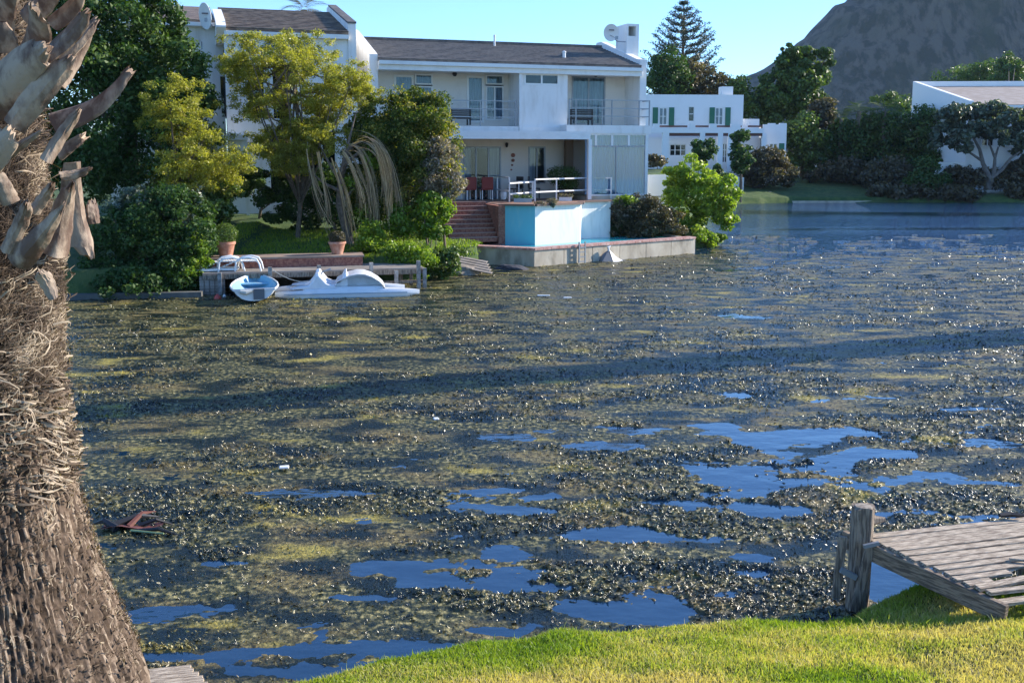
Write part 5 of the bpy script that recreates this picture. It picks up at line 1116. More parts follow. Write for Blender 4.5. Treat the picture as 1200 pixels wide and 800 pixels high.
# round tree with yellow tips, right of the weeping strands
tree("round_bushy_tree", foot(475, 33.5), [(472, 162, 54, 52), (500, 160, 38, 48, -.4), (442, 178, 38, 50), (485, 215, 44, 58), (502, 190, 32, 50, -.5), (452, 132, 32, 24), (485, 124, 30, 20), (425, 160, 26, 26), (475, 122, 22, 16), (500, 132, 22, 18), (440, 215, 36, 50)], 33.0, 60000, .10, YTIP,
     "large rounded tree with yellow tipped leaves before the white house", seed=33, lump=420, lumpr=.28, trunk_r=.14, hue=.02)
tree("flowering_shrub", foot(520, 31.9), [(522, 190, 20, 24), (528, 215, 16, 20), (510, 175, 16, 16), (505, 210, 16, 18)], 31.8, 6000, .10, PINKISH, "grey pink flowering shrub beside the brick steps", "shrub", seed=34, lump=90, lumpr=.4, trunk_r=.05, limbs=3, hue=.1)
tree("leafy_shrub", foot(505, 31.4), [(510, 246, 18, 20), (490, 262, 22, 20), (514, 268, 14, 16), (470, 258, 18, 18), (502, 238, 16, 14)], 31.3, 6500, .13, BRIGHTG, "fresh green leafy shrub under the flowering shrub", "shrub", seed=35, lump=90, lumpr=.42, trunk_r=.05, limbs=3, hue=-.12)
tree("clipped_shrub", foot(478, 30.6), [(478, 300, 22, 18), (497, 306, 14, 22), (462, 294, 14, 12)], 29.8, 5000, .09, BRIGHTG, "low rounded green shrub at the right end of the dock", "shrub", seed=36, lump=60, lumpr=.45, trunk_r=.04, limbs=2, hue=-.1)
tree("young_bush", foot(437, 30.9), [(437, 280, 14, 20), (430, 295, 12, 12), (442, 268, 9, 10)], 30.5, 2800, .10, BRIGHTG, "yellow green young bush under the weeping strands", "shrub", seed=37, lump=40, lumpr=.5, trunk_r=.03, limbs=2, hue=.1)
tree("bank_shrub", foot(520, 31.0), [(515, 310, 22, 18), (530, 300, 16, 12), (508, 325, 16, 10)], 30.6, 4000, .10, MIDG, "soft green bank shrub between dock and pale rock", "shrub", seed=38, lump=50, lumpr=.45, trunk_r=.03, limbs=2, hue=.12)
# weeping bare strands
WB = foot(410, 32.0); W = empty("weeping_tree", WB, 0, "weeping tree with long brown hanging bare strands", "tree")
r = np.random.RandomState(8); sg = 12; V = []; n = 0; PP = []
CL = [((418, 172), (462, 150), (458, 292), 170, 3.2), ((422, 168), (470, 160), (472, 285), 90, 2.5), ((412, 174), (440, 175), (440, 290), 170, 3.2), ((405, 178), (425, 190), (430, 285), 110, 3), ((425, 170), (456, 165), (452, 262), 120, 3.5),
      ((362, 178), (366, 225), (392, 292), 70, 1.6), ((376, 182), (386, 225), (388, 268), 60, 1.5), ((392, 186), (404, 215), (420, 300), 90, 2.2), ((368, 190), (372, 220), (380, 262), 30, 2)]
for (A0_, A1_, A2_, CNT, SPR) in CL:
    for bun in range(max(2, CNT // 24)):
        cnt = r.randint(5, 15); spr = 1.0; sh0, sh1, sh2 = r.normal(0, SPR), r.normal(0, SPR * 1.1), r.normal(0, SPR * 1.2); a0_ = (A0_[0] + sh0 * .7, A0_[1] + r.normal(0, 6)); a1_ = (A1_[0] + sh1 * .6 + sh0, A1_[1] + r.normal(0, 8)); a2_ = (A2_[0] + sh2 * .5 + sh1, A2_[1] - abs(r.normal(0, 24)))
        off = r.normal(0, spr, cnt); off2 = off * 1.1 + r.normal(0, 1.2, cnt); off3 = off * 1.5 + r.normal(0, 2.2, cnt); yo = r.normal(0, .08, cnt) + r.normal(0, .6); cutl = np.clip(1 - np.abs(r.normal(0, .18, cnt)), .3, 1.05); wob = r.uniform(0, 6); P = []
        for i in range(sg + 1):
            t = cutl * i / sg; b0q, b1q, b2q = (1 - t) ** 2, 2 * t * (1 - t), t * t
            px = b0q * (a0_[0] + off * .4) + b1q * (a1_[0] + off2) + b2q * (a2_[0] + off3) + np.sin(t * 8 + wob) * 1.6 * t; py = b0q * a0_[1] + b1q * (a1_[1] + off * .3) + b2q * a2_[1]
            s_ = (30.9 + yo) / FPX; P.append(np.stack([(px - 600) * s_, 30.9 + yo, CAMZ + (HOR - py) * s_], -1) - np.array(WB))
        PP.append(P); n += cnt
P = [np.concatenate([pp[i] for pp in PP]) for i in range(sg + 1)]
wd = .0048 * r.uniform(.4, 1.5, n)
for i, q in enumerate(P): V += [q - np.stack([wd, 0 * wd, 0 * wd], -1), q + np.stack([wd, wd * .5, 0 * wd], -1)]
V = np.stack(V, 1).reshape(-1, 3); b0_ = (np.arange(n) * (2 * sg + 2))[:, None]; F = np.concatenate([b0_ + np.array([[2 * i, 2 * i + 1, 2 * i + 3, 2 * i + 2]]) for i in range(sg)])
STRAND = leafmat("bare_strands", (.14, .09, .05), (.38, .28, .17), (.62, .49, .34), trans=.35, rough=.8)
o = npmesh("strands", V, F, STRAND, W, rnd=np.tile(r.rand(n), sg)); o["kind"] = "stuff"
MB().tube([Vector((0, 0, -.2)), at(398, 240, 32) - WB, at(400, 205, 32) - WB, at(410, 172, 31.8) - WB, at(425, 165, 31.7) - WB], [.16, .13, .11, .07, .03], 8).build("trunk", BARK, W, smooth=True)
for pts in [[(400, 215), (385, 190), (372, 165)], [(402, 195), (425, 175), (440, 178)], [(398, 240), (420, 215), (440, 240)], [(400, 225), (380, 215), (362, 200)], [(399, 205), (410, 160), (418, 130)]]:
    MB().tube([at(a_, b_, 31.8) - WB for a_, b_ in pts], [.07, .045, .015], 6).build("limb", BARK, W)
leafcloud("sparse_leaves", [(*(at(a_, b_, 31.6) - WB), .3, .3, .3, 1) for a_, b_ in [(432, 183), (436, 190), (425, 250), (410, 215), (445, 190)]], 500, .10, BRIGHTG, W, 4, shell=.1)
tree("shade_filler_bush", foot(390, 34.5), [(375, 230, 26, 34), (400, 245, 34, 34), (425, 240, 30, 40), (345, 215, 18, 30), (395, 205, 20, 26)], 34.2, 7000, .13, DARKG, "added dark bush standing for the shade behind the weeping strands", "shrub", seed=39, lump=80, lumpr=.4, trunk_r=.05, limbs=3, hue=-.1)  # two dark bushes added to stand for the shade before the white wall
tree("shade_filler_bush", foot(300, 35.5), [(300, 230, 22, 34), (285, 215, 18, 26), (330, 225, 20, 30), (352, 240, 26, 32), (335, 258, 24, 20), (270, 235, 16, 30), (318, 205, 20, 22)], 34.6, 9000, .13, DARKG, "added dark bush standing for the shade under the feathery tree by the lattice door", "shrub", seed=40, lump=50, lumpr=.4, trunk_r=.05, limbs=3, hue=-.1)
# shrubs at the pool's right
tree("brown_hedge", foot(755, 41.2), [(738, 252, 24, 24), (765, 258, 22, 20, -.3), (787, 260, 18, 18), (750, 238, 26, 10), (735, 268, 22, 10, -.4), (775, 268, 26, 10, -.5)], 40.4, 11000, .11, BROWNG, "brownish green rounded hedge at the right end of the pool", "shrub", seed=41, lump=110, lumpr=.36, trunk_r=.05, limbs=3)
tree("flower_bush", foot(728, 41.8), [(727, 233, 10, 8), (738, 235, 10, 7)], 40.2, 900, .10, BRIGHTG, "small yellow green bush below the sunroom corner", "shrub", seed=42, lump=20, lumpr=.5, trunk_r=.02, limbs=1)
tree("round_green_tree", foot(815, 42.8), [(812, 205, 26, 22), (835, 228, 28, 28), (808, 235, 30, 34), (790, 212, 16, 18), (845, 248, 20, 20), (825, 258, 30, 20), (815, 276, 26, 12, -.8), (835, 280, 18, 8, -.6)], 42.0, 17000, .15, BRIGHTG, "vivid yellow green rounded tree at the water beyond the pool", seed=43, lump=150, lumpr=.34, trunk_r=.10, hue=.12)
# white garden wall with rails
p = at(758, 228, 44); GW = empty("garden_wall", gz(p), YAW, "low white garden wall with rails beside the sunroom", "wall")
B(0, 1.5, 0, .15, -.2, at(770, 205, 44.2).z - gz(p).z).build("wall", VILLAW, GW); 
for k in (.35, .7): B(-.02, 1.5, -.06, -.02, 1.0 * k, 1.0 * k + .05).build("rail", METALG, GW)
# ---------------------------------------------------------------- villa
VF = Frame(*at(757, 150, 86).xy, math.radians(5)); VI = empty("white_villa", (VF.x, VF.y, 0), math.radians(5), "white flat roofed villa with green shutters and columned porch", "house")
zr0 = VF.hit(800, 111)[1]; zl0 = VF.hit(800, 148)[1]; u1 = VF.hit(871, 130)[0]; u0 = VF.hit(735, 130)[0]; zg = 1.0
vw = [(772, 126, 782, 147), (806, 124.5, 814, 143), (837.5, 126, 847.5, 147)]
wall_with_holes(u0, u1, zl0 - 1, zr0, 0, .3, [VF.rect(*w_, 0) for w_ in vw]).build("upper_wall", VILLAW, VI)
B(u1 - .3, u1, .301, 6, zl0 - 1, zr0 - .002).build("side_wall", VILLAW, VI); B(u0, u1, .5, .6, zg, zr0 - .1).build("inner_wall", DARKIN, VI)
B(u0, u1 - .3, .3, 6, zr0 - .3, zr0 - .15).build("roof", CONC, VI)
for i, w_ in enumerate(vw): window(VI, VF, w_, .05, "window", cols=2 if i != 1 else 1, bars=(.5,), back=DARKIN if i == 1 else CURTAIN, fw=.09)
for px in [(765, 126, 771, 147.5), (784, 126, 790, 149), (831.5, 126, 837.5, 147), (850, 126, 856, 149)]:
    a0_, a1_, b0_2, b1_ = VF.rect(*px, -.05); sh = B(a0_, a1_, -.08, -.003, b0_2, b1_).build("shutter", GREENSH, VI)
    for k in range(7): B(a0_ + .06, a1_ - .06, -.10, -.082, b0_2 + (b1_ - b0_2) * (k + .25) / 7.5, b0_2 + (b1_ - b0_2) * (k + .75) / 7.5).build("slat", GREENSH, sh)
ch = VF.rect(844, 102, 857, 111, 1.0); B(ch[0], ch[1], .5, 1.5, ch[2] - .1, ch[3]).build("chimney", VILLAW, VI)
# porch
vp = -2.6; zp1 = VF.hit(800, 150.5, vp)[1]; zp0 = VF.hit(800, 156, vp)[1]; zpg = VF.hit(800, 196, vp)[1]
ue = VF.hit(895, 160, vp)[0]
B(u0, ue, vp, vp + .35, zp0, zp1).build("porch_beam", VILLAW, VI)
for a_, b_ in [(766, 773), (808, 815), (832, 840), (857, 868)]:
    p_ = VF.rect(a_, 145, b_, 150, vp); B(p_[0], p_[1], vp - .002, vp + .35, zp1 - .01, p_[3]).build("merlon", VILLAW, VI)
for a_, b_ in [(773, 807), (814, 832), (840, 871), (879, 895)]:
    p_ = VF.rect(a_, 147, b_, 149, vp); B(p_[0], p_[1], vp + .4, vp + .6, p_[2], p_[3]).build("dark_rail", RUST, VI)
for a_, b_ in [(776.5, 784), (820, 826), (841, 847), (853, 857), (893, 898)]:
    p_ = VF.rect(a_, 156, b_, 196, vp); B(p_[0], p_[1], vp + .02, vp + .33, zg, zp0 - .001).build("column", VILLAW, VI)
for a_, b_ in [(785, 820), (827, 855), (861, 895)]:
    p_ = VF.rect(a_, 155.5, b_, 159.5, vp); B(p_[0], p_[1], vp + .05, vp + .25, p_[2], p_[3]).build("porch_lintel", RUST, VI)
low = [(784.5, 169, 804, 183), (846, 168, 852, 191)]
wall_with_holes(u0, VF.hit(895, 170, -.4)[0], zg, zl0 - 1.002, -.4, .25, [VF.rect(*w_, -.4) for w_ in low]).build("lower_wall", VILLAW, VI)
window(VI, VF, low[0], -.3, "window", cols=3, bars=(.5,), back=DARKIN, fw=.08); window(VI, VF, low[1], -.3, "glazed_door", cols=2, bars=(.33, .66), back=DARKIN, fw=.08)
# right wing, stepping down
vwg = -1.5; w1 = VF.hit(869, 150, vwg)[0]; w2 = VF.hit(922, 150, vwg)[0]; zw = VF.hit(900, 146, vwg)[1]
ww = [(901, 168, 911, 178), (913, 168, 919, 180)]
wall_with_holes(VF.hit(895, 150, vwg)[0], w2, zg, zw, vwg, .3, [VF.rect(*ww[0], vwg)]).build("wing_wall", VILLAW, VI)
window(VI, VF, ww[0], vwg + .05, "window", cols=2, bars=(.5,), back=DARKIN, fw=.08)
p_ = VF.rect(*ww[1], vwg - .05); B(p_[0], p_[1], vwg - .06, vwg - .003, p_[2], p_[3]).build("shutter", GREENSH, VI)
for a_, b_, y_ in [(901, 909, 144.5), (914, 922, 144.5)]: p_ = VF.rect(a_, y_, b_, 147, vwg); B(p_[0], p_[1], vwg - .002, vwg + .3, zw - .01, p_[3]).build("merlon", VILLAW, VI)
B(u1 + .002, VF.hit(890, 140, .5)[0], .5, .8, zg, VF.hit(880, 139.5, .5)[1]).build("rear_wall", VILLAW, VI)
B(w2 - .3, w2, vwg + .301, 5, zg, zw - .003).build("wing_side_wall", VILLAW, VI)
B(VF.hit(895, 150, vwg)[0] + .01, w2 - .31, vwg + .6, vwg + .7, zg, zw - .1).build("inner_wall", DARKIN, VI)
# curved white stair cheek
q = MB(); pts = [(836, 192), (842, 194), (848, 199), (854, 204), (862, 207), (872, 208)]
base_ = [at(a_, b_, 82.5 - 0.25 * i) for i, (a_, b_) in enumerate(pts)]
for i, (a_, b_) in enumerate(zip(base_[:-1], base_[1:])):
    q.add([(a_.x, a_.y, .3), (b_.x, b_.y, .3), (b_.x, b_.y, b_.z), (a_.x, a_.y, a_.z), (a_.x, a_.y + .5, .3), (b_.x, b_.y + .5, .3), (b_.x, b_.y + .5, b_.z), (a_.x, a_.y + .5, a_.z)], [(0, 1, 2, 3), (5, 4, 7, 6), (3, 2, 6, 7)])
o = q.build("stair_wall", VILLAW, None); tag(o, "curving white stair wall sweeping down from the villa porch", "wall")
# trees by the villa
tree("clipped_tree", foot(824, 76), [(825, 174, 14, 9), (824, 184, 9, 8)], 74, 1800, .28, DARKG, "dark flat topped clipped tree before the villa porch", seed=51, lump=36, lumpr=.5, trunk_r=.12, limbs=2)
tree("conifer_tree", foot(868, 77), [(868, 165, 9, 12), (870, 182, 13, 14), (868, 195, 10, 10)], 76, 2600, .28, DARKG, "dark upright conifer beside the curving stair wall", seed=52, lump=44, lumpr=.5, trunk_r=.12, limbs=2, hue=-.05)
tree("garden_shrub", foot(890, 84), [(888, 188, 18, 12), (905, 190, 18, 14), (882, 202, 16, 10), (915, 202, 18, 12), (900, 208, 22, 9), (880, 210, 16, 8), (920, 210, 16, 8)], 83, 8000, .28, BROWNG, "brownish shrub bed in front of the villa wing", "shrub", seed=53, lump=60, lumpr=.6, trunk_r=.0, limbs=1)
tree("garden_shrub", foot(846, 80), [(845, 205, 12, 7), (840, 198, 7, 6)], 79, 1000, .25, DARKG, "dark shrub left of the curving stair wall", "shrub", seed=54, lump=24, lumpr=.5, trunk_r=.03, limbs=1)
tree("garden_shrub", foot(770, 84), [(768, 188, 12, 6)], 80, 900, .25, BROWNG, "low dark shrub behind the white garden wall", "shrub", seed=55, lump=20, lumpr=.5, trunk_r=.03, limbs=1)
# norfolk pine: whorls of upswept branches
nb0 = foot(797, 108); NP = empty("norfolk_pine", nb0, 0, "tall norfolk pine with tiered upswept branches behind the villa", "tree")
ztop = at(797, 3, 108).z - nb0.z; MB().tube([(0, 0, -.3), (0, 0, ztop * .5), (0, 0, ztop)], [.35, .22, .04], 8).build("trunk", BARK, NP)
r = random.Random(11); bl = []; lim = MB(); s108 = 108 / FPX
for k in range(17):
    f_ = k / 16; z = ztop * (.30 + .69 * f_); rad = np.interp(f_, [0, .25, .65, .88, 1], [58, 52, 34, 18, 4]) * s108; nbr = 8
    for j in range(nbr):
        a_ = 2 * math.pi * (j + .5 * (k % 2)) / nbr + r.uniform(-.2, .2); L_ = rad * r.uniform(.8, 1.1); tipz = z + L_ * .40
        p0_ = Vector((0, 0, z - L_ * .05)); p1_ = Vector((math.cos(a_) * L_ * .6, math.sin(a_) * L_ * .6, z + L_ * .10)); p2_ = Vector((math.cos(a_) * L_, math.sin(a_) * L_, tipz)); lim.tube([p0_, p1_, p2_], [.06, .05, .02], 4, cap=False)
        m_ = max(3, int(L_ / .38))
        for i in range(m_):
            t = .25 + .75 * (i + .5) / m_; q = p0_.lerp(p1_, t / .6) if t < .6 else p1_.lerp(p2_, (t - .6) / .4); bl.append((q.x, q.y, q.z + .05, .48, .48, .22, 1))
lim.build("branches", BARK, NP)["kind"] = "stuff"
NEED = leafmat("dark_needles", (.012, .025, .014), (.03, .05, .022), (.06, .08, .03), trans=.1)
leafcloud("crown", bl, 26000, .26, NEED, NP, 12, shell=.0, aspect=.3, up=.4)
tree("background_tree", foot(785, 100), [(785, 88, 22, 30), (775, 100, 18, 22), (770, 78, 10, 12)], 98, 5200, .34, DARKG, "dark bushy tree directly right of the main house roof", seed=56, lump=80, lumpr=.4, trunk_r=.2, limbs=3)
tree("background_tree", foot(818, 102), [(812, 92, 26, 22), (838, 102, 24, 14), (800, 100, 20, 18)], 100, 5600, .34, BROWNG, "brown green tree in front of the norfolk pine's foot", seed=57, lump=80, lumpr=.4, trunk_r=.2, limbs=3)
tree("background_tree", foot(862, 104), [(868, 115, 16, 22), (880, 128, 14, 18), (858, 104, 8, 8)], 98, 3600, .32, MIDG, "green tree behind the villa's right upper corner", seed=58, lump=60, lumpr=.4, trunk_r=.18, limbs=3)
# tall windswept gum tree
tree("gum_tree", foot(925, 100), [(955, 72, 22, 20), (940, 98, 26, 26), (915, 110, 24, 30), (950, 118, 16, 28), (925, 80, 18, 22), (965, 62, 10, 8), (900, 128, 18, 22), (922, 56, 6, 7)], 98, 20000, .40, MIDG, "tall windswept gum tree before the mountain", seed=59, lump=140, lumpr=.34, trunk_r=.3, limbs=6, hue=-.05)
spec = [(962, 92, [(962, 132, 12, 16), (955, 145, 10, 12)], BROWNG, "golden brown bushy tree beside the lamp post"), (940, 90, [(938, 155, 20, 22), (925, 172, 16, 20), (948, 174, 20, 20), (940, 190, 22, 14)], MIDG, "rounded green tree right of the villa wing"),
        (985, 92, [(985, 165, 22, 26), (975, 182, 22, 18), (998, 185, 20, 18)], DARKG, "dark green tree right of the small white hut"), (1012, 92, [(1012, 160, 24, 28), (1020, 184, 24, 20), (1005, 190, 20, 14)], DARKG, "broad dark tree below the mountain beside the short palm"),
        (1043, 92, [(1045, 165, 24, 32), (1035, 150, 18, 20), (1050, 195, 26, 18)], MIDG, "green tree left of the sculptural tree on the far bank"), (1072, 90, [(1070, 160, 22, 32), (1088, 150, 20, 24), (1095, 180, 22, 24), (1075, 195, 22, 18)], DARKG, "dark tree under the gable of the pale roofed house"),
        (1045, 120, [(1040, 118, 20, 8), (1065, 122, 22, 8), (1120, 92, 24, 12, 30), (1150, 88, 22, 14, 30)], MIDG, "hillside trees showing over the far roof"), (1185, 120, [(1182, 82, 12, 18, 20), (1175, 95, 16, 12, 20)], MIDG, "conical tree standing behind the pale roofed house")]
for i, (px, Y, bl_, m_, lb) in enumerate(spec): tree("bank_tree", foot(px, Y), bl_, Y - 1, 6500, .34, m_, lb, seed=70 + i, lump=80, lumpr=.5, trunk_r=.18, limbs=3, group="trees along the far bank")
spec = [(1000, 87, [(960, 205, 16, 10), (985, 200, 22, 12), (1005, 205, 18, 14)], "brownish scrub in the middle of the far lawn"), (1040, 84, [(1040, 205, 26, 16), (1060, 215, 24, 16)], "dull brown scrub at the far waterline"), (1090, 82, [(1090, 210, 20, 20), (1105, 222, 18, 10), (1075, 222, 20, 12)], "dark scrub under the sculptural tree"), (1125, 84, [(1150, 212, 26, 12), (1125, 208, 18, 12)], "reddish brown scrub before the pale house wall"), (1190, 84, [(1190, 205, 14, 12), (1198, 195, 10, 10)], "scrub at the far right end of the bank"), (1050, 81, [(1040, 226, 22, 7), (1075, 226, 22, 8), (1105, 226, 18, 8)], "low dark scrub at the water's edge in the middle of the far bank"), (1150, 81, [(1130, 228, 20, 6), (1195, 226, 14, 8)], "low scrub at the water's edge near the covered boat")]
for i, (px, Y, bl_, lb) in enumerate(spec): tree("bank_scrub", foot(px, Y), bl_, Y - 1, 5200, .30, BROWNG if i != 2 else DARKG, lb, "shrub", seed=90 + i, lump=60, lumpr=.55, trunk_r=.03, limbs=2, group="scrub along the far bank", hue=-.1)
# sculptural tree with visible limbs
sb = foot(1165, 82); ST = empty("branching_tree", sb, 0, "wide tree with visible forked limbs and big pale leaves", "tree")
def LT(px, py, d=0): return at(px, py, 81.5 + d) - sb
for pts, r0 in [([(1158, 222), (1158, 205), (1152, 192), (1148, 175), (1140, 160)], .28), ([(1160, 215), (1165, 200), (1166, 185), (1170, 172)], .22), ([(1160, 210), (1175, 198), (1184, 186), (1195, 178)], .2), ([(1150, 188), (1135, 178), (1120, 165)], .12), ([(1166, 185), (1160, 170), (1158, 155)], .12)]:
    MB().tube([LT(a_, b_) for a_, b_ in pts], [r0 * (1 - .7 * i / (len(pts) - 1)) for i in range(len(pts))], 8).build("limb", GREYBARK if 'GREYBARK' in globals() else mat("grey_bark", (.10, .09, .08), .9, col2=(.17, .15, .13), scale=3, mix=.8), ST)
bl = []; r = random.Random(3)
for (px, py, rx, ry) in [(1120, 140, 22, 16), (1145, 145, 22, 16), (1170, 135, 24, 14), (1190, 140, 16, 14), (1110, 160, 18, 14), (1180, 158, 18, 12), (1135, 165, 16, 12), (1155, 128, 20, 10), (1200, 155, 18, 14), (1165, 150, 22, 14), (1205, 178, 14, 14)]:
    c = LT(px, py, r.uniform(-1, 1)); s_ = 81.5 / FPX; bl.append((c.x, c.y, c.z, rx * s_, rx * s_, ry * s_, rx * ry))
leafcloud("crown", bl, 13000, .36, GREYG, ST, 14, shell=.3, lump=170, lumpr=.34, hue=.15)
# palms on the far bank
for px, py, lb in [(1003, 131, "small palm with short upright fronds left of the far gable"), (1033, 130, "small palm with arching fronds under the mountain"), (983, 140, "little palm tuft beside the lamp post")]:
    b = foot(px, 90); t = empty("far_palm", b, 0, lb, "palm", "palms on the far bank"); h = at(px, py, 90).z - b.z; MB().tube([(0, 0, -.2), (0, 0, h)], [.2, .16], 7).build("trunk", BARK, t); palm_crown("crown", t, (0, 0, h), 1.6, 20, int(px), GREYG_P if 'GREYG_P' in globals() else FR, up=(-.1, 1.0), wid=.7, n=14)
b = foot(362, 62); t = empty("far_palm", b, 0, "palm crown rising behind the brown tiled roof", "palm"); h = at(362, 12, 62).z - b.z; MB().tube([(0, 0, -.2), (0, 0, h)], [.25, .2], 7).build("trunk", BARK, t)
palm_crown("crown", t, (0, 0, h), 1.7, 34, 77, leafmat("dry_palm_fronds", (.08, .06, .03), (.16, .12, .05), (.25, .2, .09), trans=.2), up=(-.8, 1.0), wid=.6, n=16)
# white hut, lamp post, low kerb
p = at(972, 172, 94); hb = gz(p); ht_ = empty("garden_hut", hb, 0, "small white hut with flat roof among the far trees", "hut"); zt_h = at(972, 157, 94).z - hb.z
B(-.85, .85, 0, 2, 0, zt_h - .15).build("wall", VILLAW, ht_); B(-.95, .95, -.1, 2.1, zt_h - .149, zt_h).build("roof", VILLAW, ht_)
p = at(960, 160, 91); b = gz(p); t = empty("lamp_post", b, 0, "thin garden lamp post with white lantern before golden tree", "lamp post"); h = at(960, 142, 91).z - b.z; MB().tube([(0, 0, 0), (0, 0, h)], .05, 8).build("post", METALW, t); MB().lathe([(.10, h), (.22, h + .05), (.24, h + .3), (.08, h + .34)], n=12).build("lantern", METALW, t)
a_, b_ = gz(at(920, 199, 93)) + Vector((0, 0, .08)), gz(at(950, 199, 96)) + Vector((0, 0, .08)); o = MB().bar((a_.x, a_.y, a_.z), (b_.x, b_.y, b_.z), .3, .12).build("garden_kerb", VILLAW, None); tag(o, "thin white kerb crossing the far lawn", "kerb")
a_, b_ = on(870, 236, .12), on(1020, 235.5, .12); o = MB().bar((a_.x, a_.y, .04), (b_.x, b_.y, .04), .5, .2).build("shore_kerb", CONC, None); tag(o, "low pale stone kerb along the far waterline", "kerb")
for px in (889, 902): p = on(px, 231, .35); t = MB().lathe([(.05, 0), (.05, .45), (.12, .5)], n=8).build("bollard", PLASTIC, None); t.location = (p.x, p.y, .3); tag(t, ["short white bollard on the lawn, left of the pair", "short white bollard on the lawn, right of the pair"][px > 895], "bollard", "bollards on the far lawn")
# right house: its left wall comes towards us, the roof climbs away from the pond
N_, F_ = at(1136, 118, 84), at(1070, 95.5, 93); R_ = empty("gabled_house", (N_.x, N_.y, 0), 0, "pale roofed white house with slanting white end wall on the far bank", "house")
f_ = Vector((F_.x - N_.x, F_.y - N_.y, 0)); rv = Vector((26, -1.2, 0)); zN, zF = N_.z, F_.z
nrm = Vector((.4, .05, 0))
def wallp(a0, a1, z0, z1, za, zb_, off, nm, m_):
    vs = [(*a0.xy, z0), (*a1.xy, z0), (*a1.xy, z1), (*a0.xy, zb_)] ; vs2 = [(v[0] + off.x, v[1] + off.y, v[2]) for v in vs]
    return MB().add(vs + vs2, [(0, 1, 2, 3), (7, 6, 5, 4), (0, 4, 5, 1), (1, 5, 6, 2), (2, 6, 7, 3), (3, 7, 4, 0)]).build(nm, m_, R_)
O_ = Vector((0, 0, 0))
wallp(O_, f_, .8, zF, 0, zN, nrm, "end_wall", VILLAW)
wallp(f_ + nrm, f_ + rv, .8, zF - .003, 0, zF - .003, Vector((0, .3, 0)), "rear_parapet", VILLAW)
wallp(O_ + nrm * 1.01, rv, .8, zN - .5, 0, zN - .5, Vector((0, .3, 0)), "front_wall", VILLAW)
SAND2 = mat("pale_roof_sheet", (.30, .24, .19), .8, col2=(.36, .30, .25), scale=1.2, mix=.8, bump=.3, bscale=6)
a0, a1, a2, a3 = nrm * 1.02 - Vector((0, .35, 0)), rv - Vector((0, .35, 0)), rv + f_, f_ + nrm * 1.02
q = MB(); v_ = [(a0.x, a0.y, zN - .35), (a1.x, a1.y, zN - .35), (a2.x, a2.y, zF - .45), (a3.x, a3.y, zF - .45)]; q.add(v_ + [(x, y, z - .14) for x, y, z in v_], [(0, 1, 2, 3), (7, 6, 5, 4), (0, 4, 5, 1), (1, 5, 6, 2), (2, 6, 7, 3), (3, 7, 4, 0)]); q.build("roof", SAND2, R_)
B(.5, 25.5, -.62, -.36, zN - .62, zN - .42).build("gutter", TRIM, R_)
RH = Frame(N_.x, N_.y, math.atan2(rv.y, rv.x))
for a_, b_ in [(1150, 1165), (1178, 1192)]:
    w_ = window(None, RH, (a_, 150, b_, 172), -.06, "window", cols=2, back=DARKIN, fw=.1); w_.parent = R_; w_.rotation_euler = (0, 0, RH.yaw)
for k, (a_, c_) in enumerate(((1096, 1132), (1180, 1215))):
    p_ = RH.rect(a_, 190 + 10 * k, c_, 212, -.8); o = B(p_[0], p_[1], -.8, -.5, .3, p_[3]).build("patio_wall", VILLAW, R_); o.rotation_euler = (0, 0, RH.yaw)
# boat under a cover and waterline wall at the far right
p = on(1165, 233, .2); CB = empty("covered_boat", (p.x, p.y + 1, .35), math.radians(4), "pale boat under a crumpled cover at the far right bank", "boat")
secs = []
for i in range(13):
    s_ = i / 12; w_ = .9 * max(math.sin(math.pi * min(max(s_, .03), .97)) ** .5, .1); x = -2.3 + 4.6 * s_; hz = .5 + .75 * math.sin(math.pi * s_) + .10 * math.sin(s_ * 17) + .06 * math.cos(s_ * 31)
    secs.append([(x, -w_ * .5, 0), (x, -w_, .45), (x, -w_ * .45, hz * .85), (x, .05, hz), (x, w_ * .5, hz * .8), (x, w_, .45), (x, w_ * .5, 0)])
MB().loft(secs, close=True).build("cover", mat("pale_boat_cover", (.42, .44, .46), .8, col2=(.55, .56, .57), scale=2, mix=.9), CB)
a_, b_ = on(1060, 236, 0), on(1240, 234, 0); o = MB().bar((a_.x, a_.y, .1), (b_.x, b_.y, .1), .5, .5).build("shore_wall", CONC, None); tag(o, "rough stone edge wall at the far right waterline", "wall")
# ---------------------------------------------------------------- outside the frame: the tall cypress that throws the long shadow
q = 16.8 + .364 * 17.5; cb = Vector((17.5, q, 0)); CY = empty("cypress_tree", cb, 0, "tall narrow cypress on a small bank to the right", "tree")
MB().tube([(0, 0, -1), (0, 0, 12)], [.3, .1], 8).build("trunk", BARK, CY)
leafcloud("crown", [(0, 0, 1.5 + k * .95, .85 - .03 * k, .85 - .03 * k, .9) for k in range(15)], 16000, .28, DARKG, CY, 5, shell=.3)
gx, gy = np.meshgrid(np.linspace(-5, 5, 50), np.linspace(-5, 5, 50)); rr_ = np.hypot(gx, gy); zz = .5 - (rr_ / 3.2) ** 2 * .6
o = npmesh("cypress_bank", np.stack([gx + 19.2, gy + q, np.maximum(zz, -1.2)], -1).reshape(-1, 3), grid_faces(50, 50), TURF); tag(o, "small grassy point at the right of the pond", kind="structure")
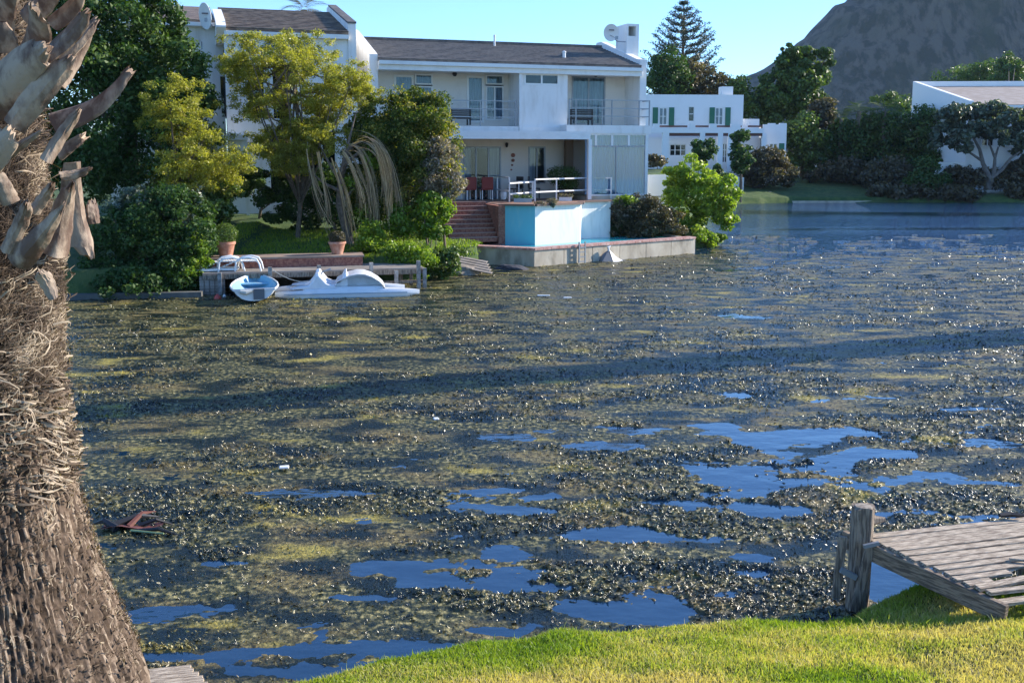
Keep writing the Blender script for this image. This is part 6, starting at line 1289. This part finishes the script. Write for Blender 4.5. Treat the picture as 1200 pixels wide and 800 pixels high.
# ---------------------------------------------------------------- debris in the water by the palm
p = on(150, 622, 0); SN = empty("sunken_branch", (p.x, p.y, 0), .2, "dark sunken branch with reddish leaves beside the palm trunk", "branch")
for k, (dx_, dy_, dz_, l_, a_, w_) in enumerate([(-.15, .1, .03, .5, .5, .05), (0, 0, .04, .55, 1.2, .035), (.05, -.08, .02, .6, -.35, .03), (-.1, -.05, .05, .4, 2.4, .045), (.1, .05, .03, .35, .1, .03)]):
    MB().tube([(dx_, dy_, dz_), (dx_ + math.cos(a_) * l_ * .5, dy_ + math.sin(a_) * l_ * .5, dz_ + .05), (dx_ + math.cos(a_) * l_, dy_ + math.sin(a_) * l_, dz_ - .03)], [w_, w_ * .7, w_ * .2], 6).build("stick", BLACKW if k != 1 else mat("reddish_bark", (.10, .03, .02), .7), SN)
q = MB(); q.loft([[(-.25 + .1 * i, -.05 - .03 * math.sin(i * .6), .06 + .03 * math.sin(i)), (-.25 + .1 * i, .14 + .05 * math.sin(i * .7), .02 + .02 * math.cos(i))] for i in range(7)], caps=False).build("leaf", mat("reddish_leaf", (.13, .045, .035), .6), SN)
MB().tube([(.05, -.12, .05), (.4, -.3, .06)], [.012, .008], 5).build("green_stalk", mat("pale_green_stalk", (.28, .36, .16), .5), SN)
# small pale floats and flecks seen on the weed
for i, (px, py, l_, lb) in enumerate([(637, 347, .35, "flat white scrap on the weed, longer of two below the pool"), (665, 349.5, .22, "flat white scrap on the weed, shorter of two below the pool"), (333, 549, .12, "pale scrap of foam on dark weed in mid pond"), (511, 492, .08, "tiny pink scrap on the weed in mid pond")]):
    p = on(px, py, .03); o = MB().box(-l_ / 2, l_ / 2, -.04, .04, 0, .03).build("floating_scrap", PLASTIC, None, bevel=.01); o.location = (p.x, p.y, .035); o.rotation_euler = (0, 0, .1 * i); tag(o, lb, "scrap")
# ================================================================ AIR
hm = bpy.data.materials.new("haze"); hm.use_nodes = True; nt = hm.node_tree
for n_ in list(nt.nodes):
    if n_.type == 'BSDF_PRINCIPLED': nt.nodes.remove(n_)
v_ = nt.nodes.new("ShaderNodeVolumePrincipled"); v_.inputs["Color"].default_value = (.62, .78, 1, 1); v_.inputs["Density"].default_value = 0.00010; v_.inputs["Anisotropy"].default_value = 0.0
nt.links.new(v_.outputs[0], nt.nodes["Material Output"].inputs["Volume"])
hz = B(-1300, 1700, -60, 1700, -3.3, 300).build("haze", hm, None); hz["kind"] = "stuff"; hz["label"] = "thin bluish air between the pond and the mountain"
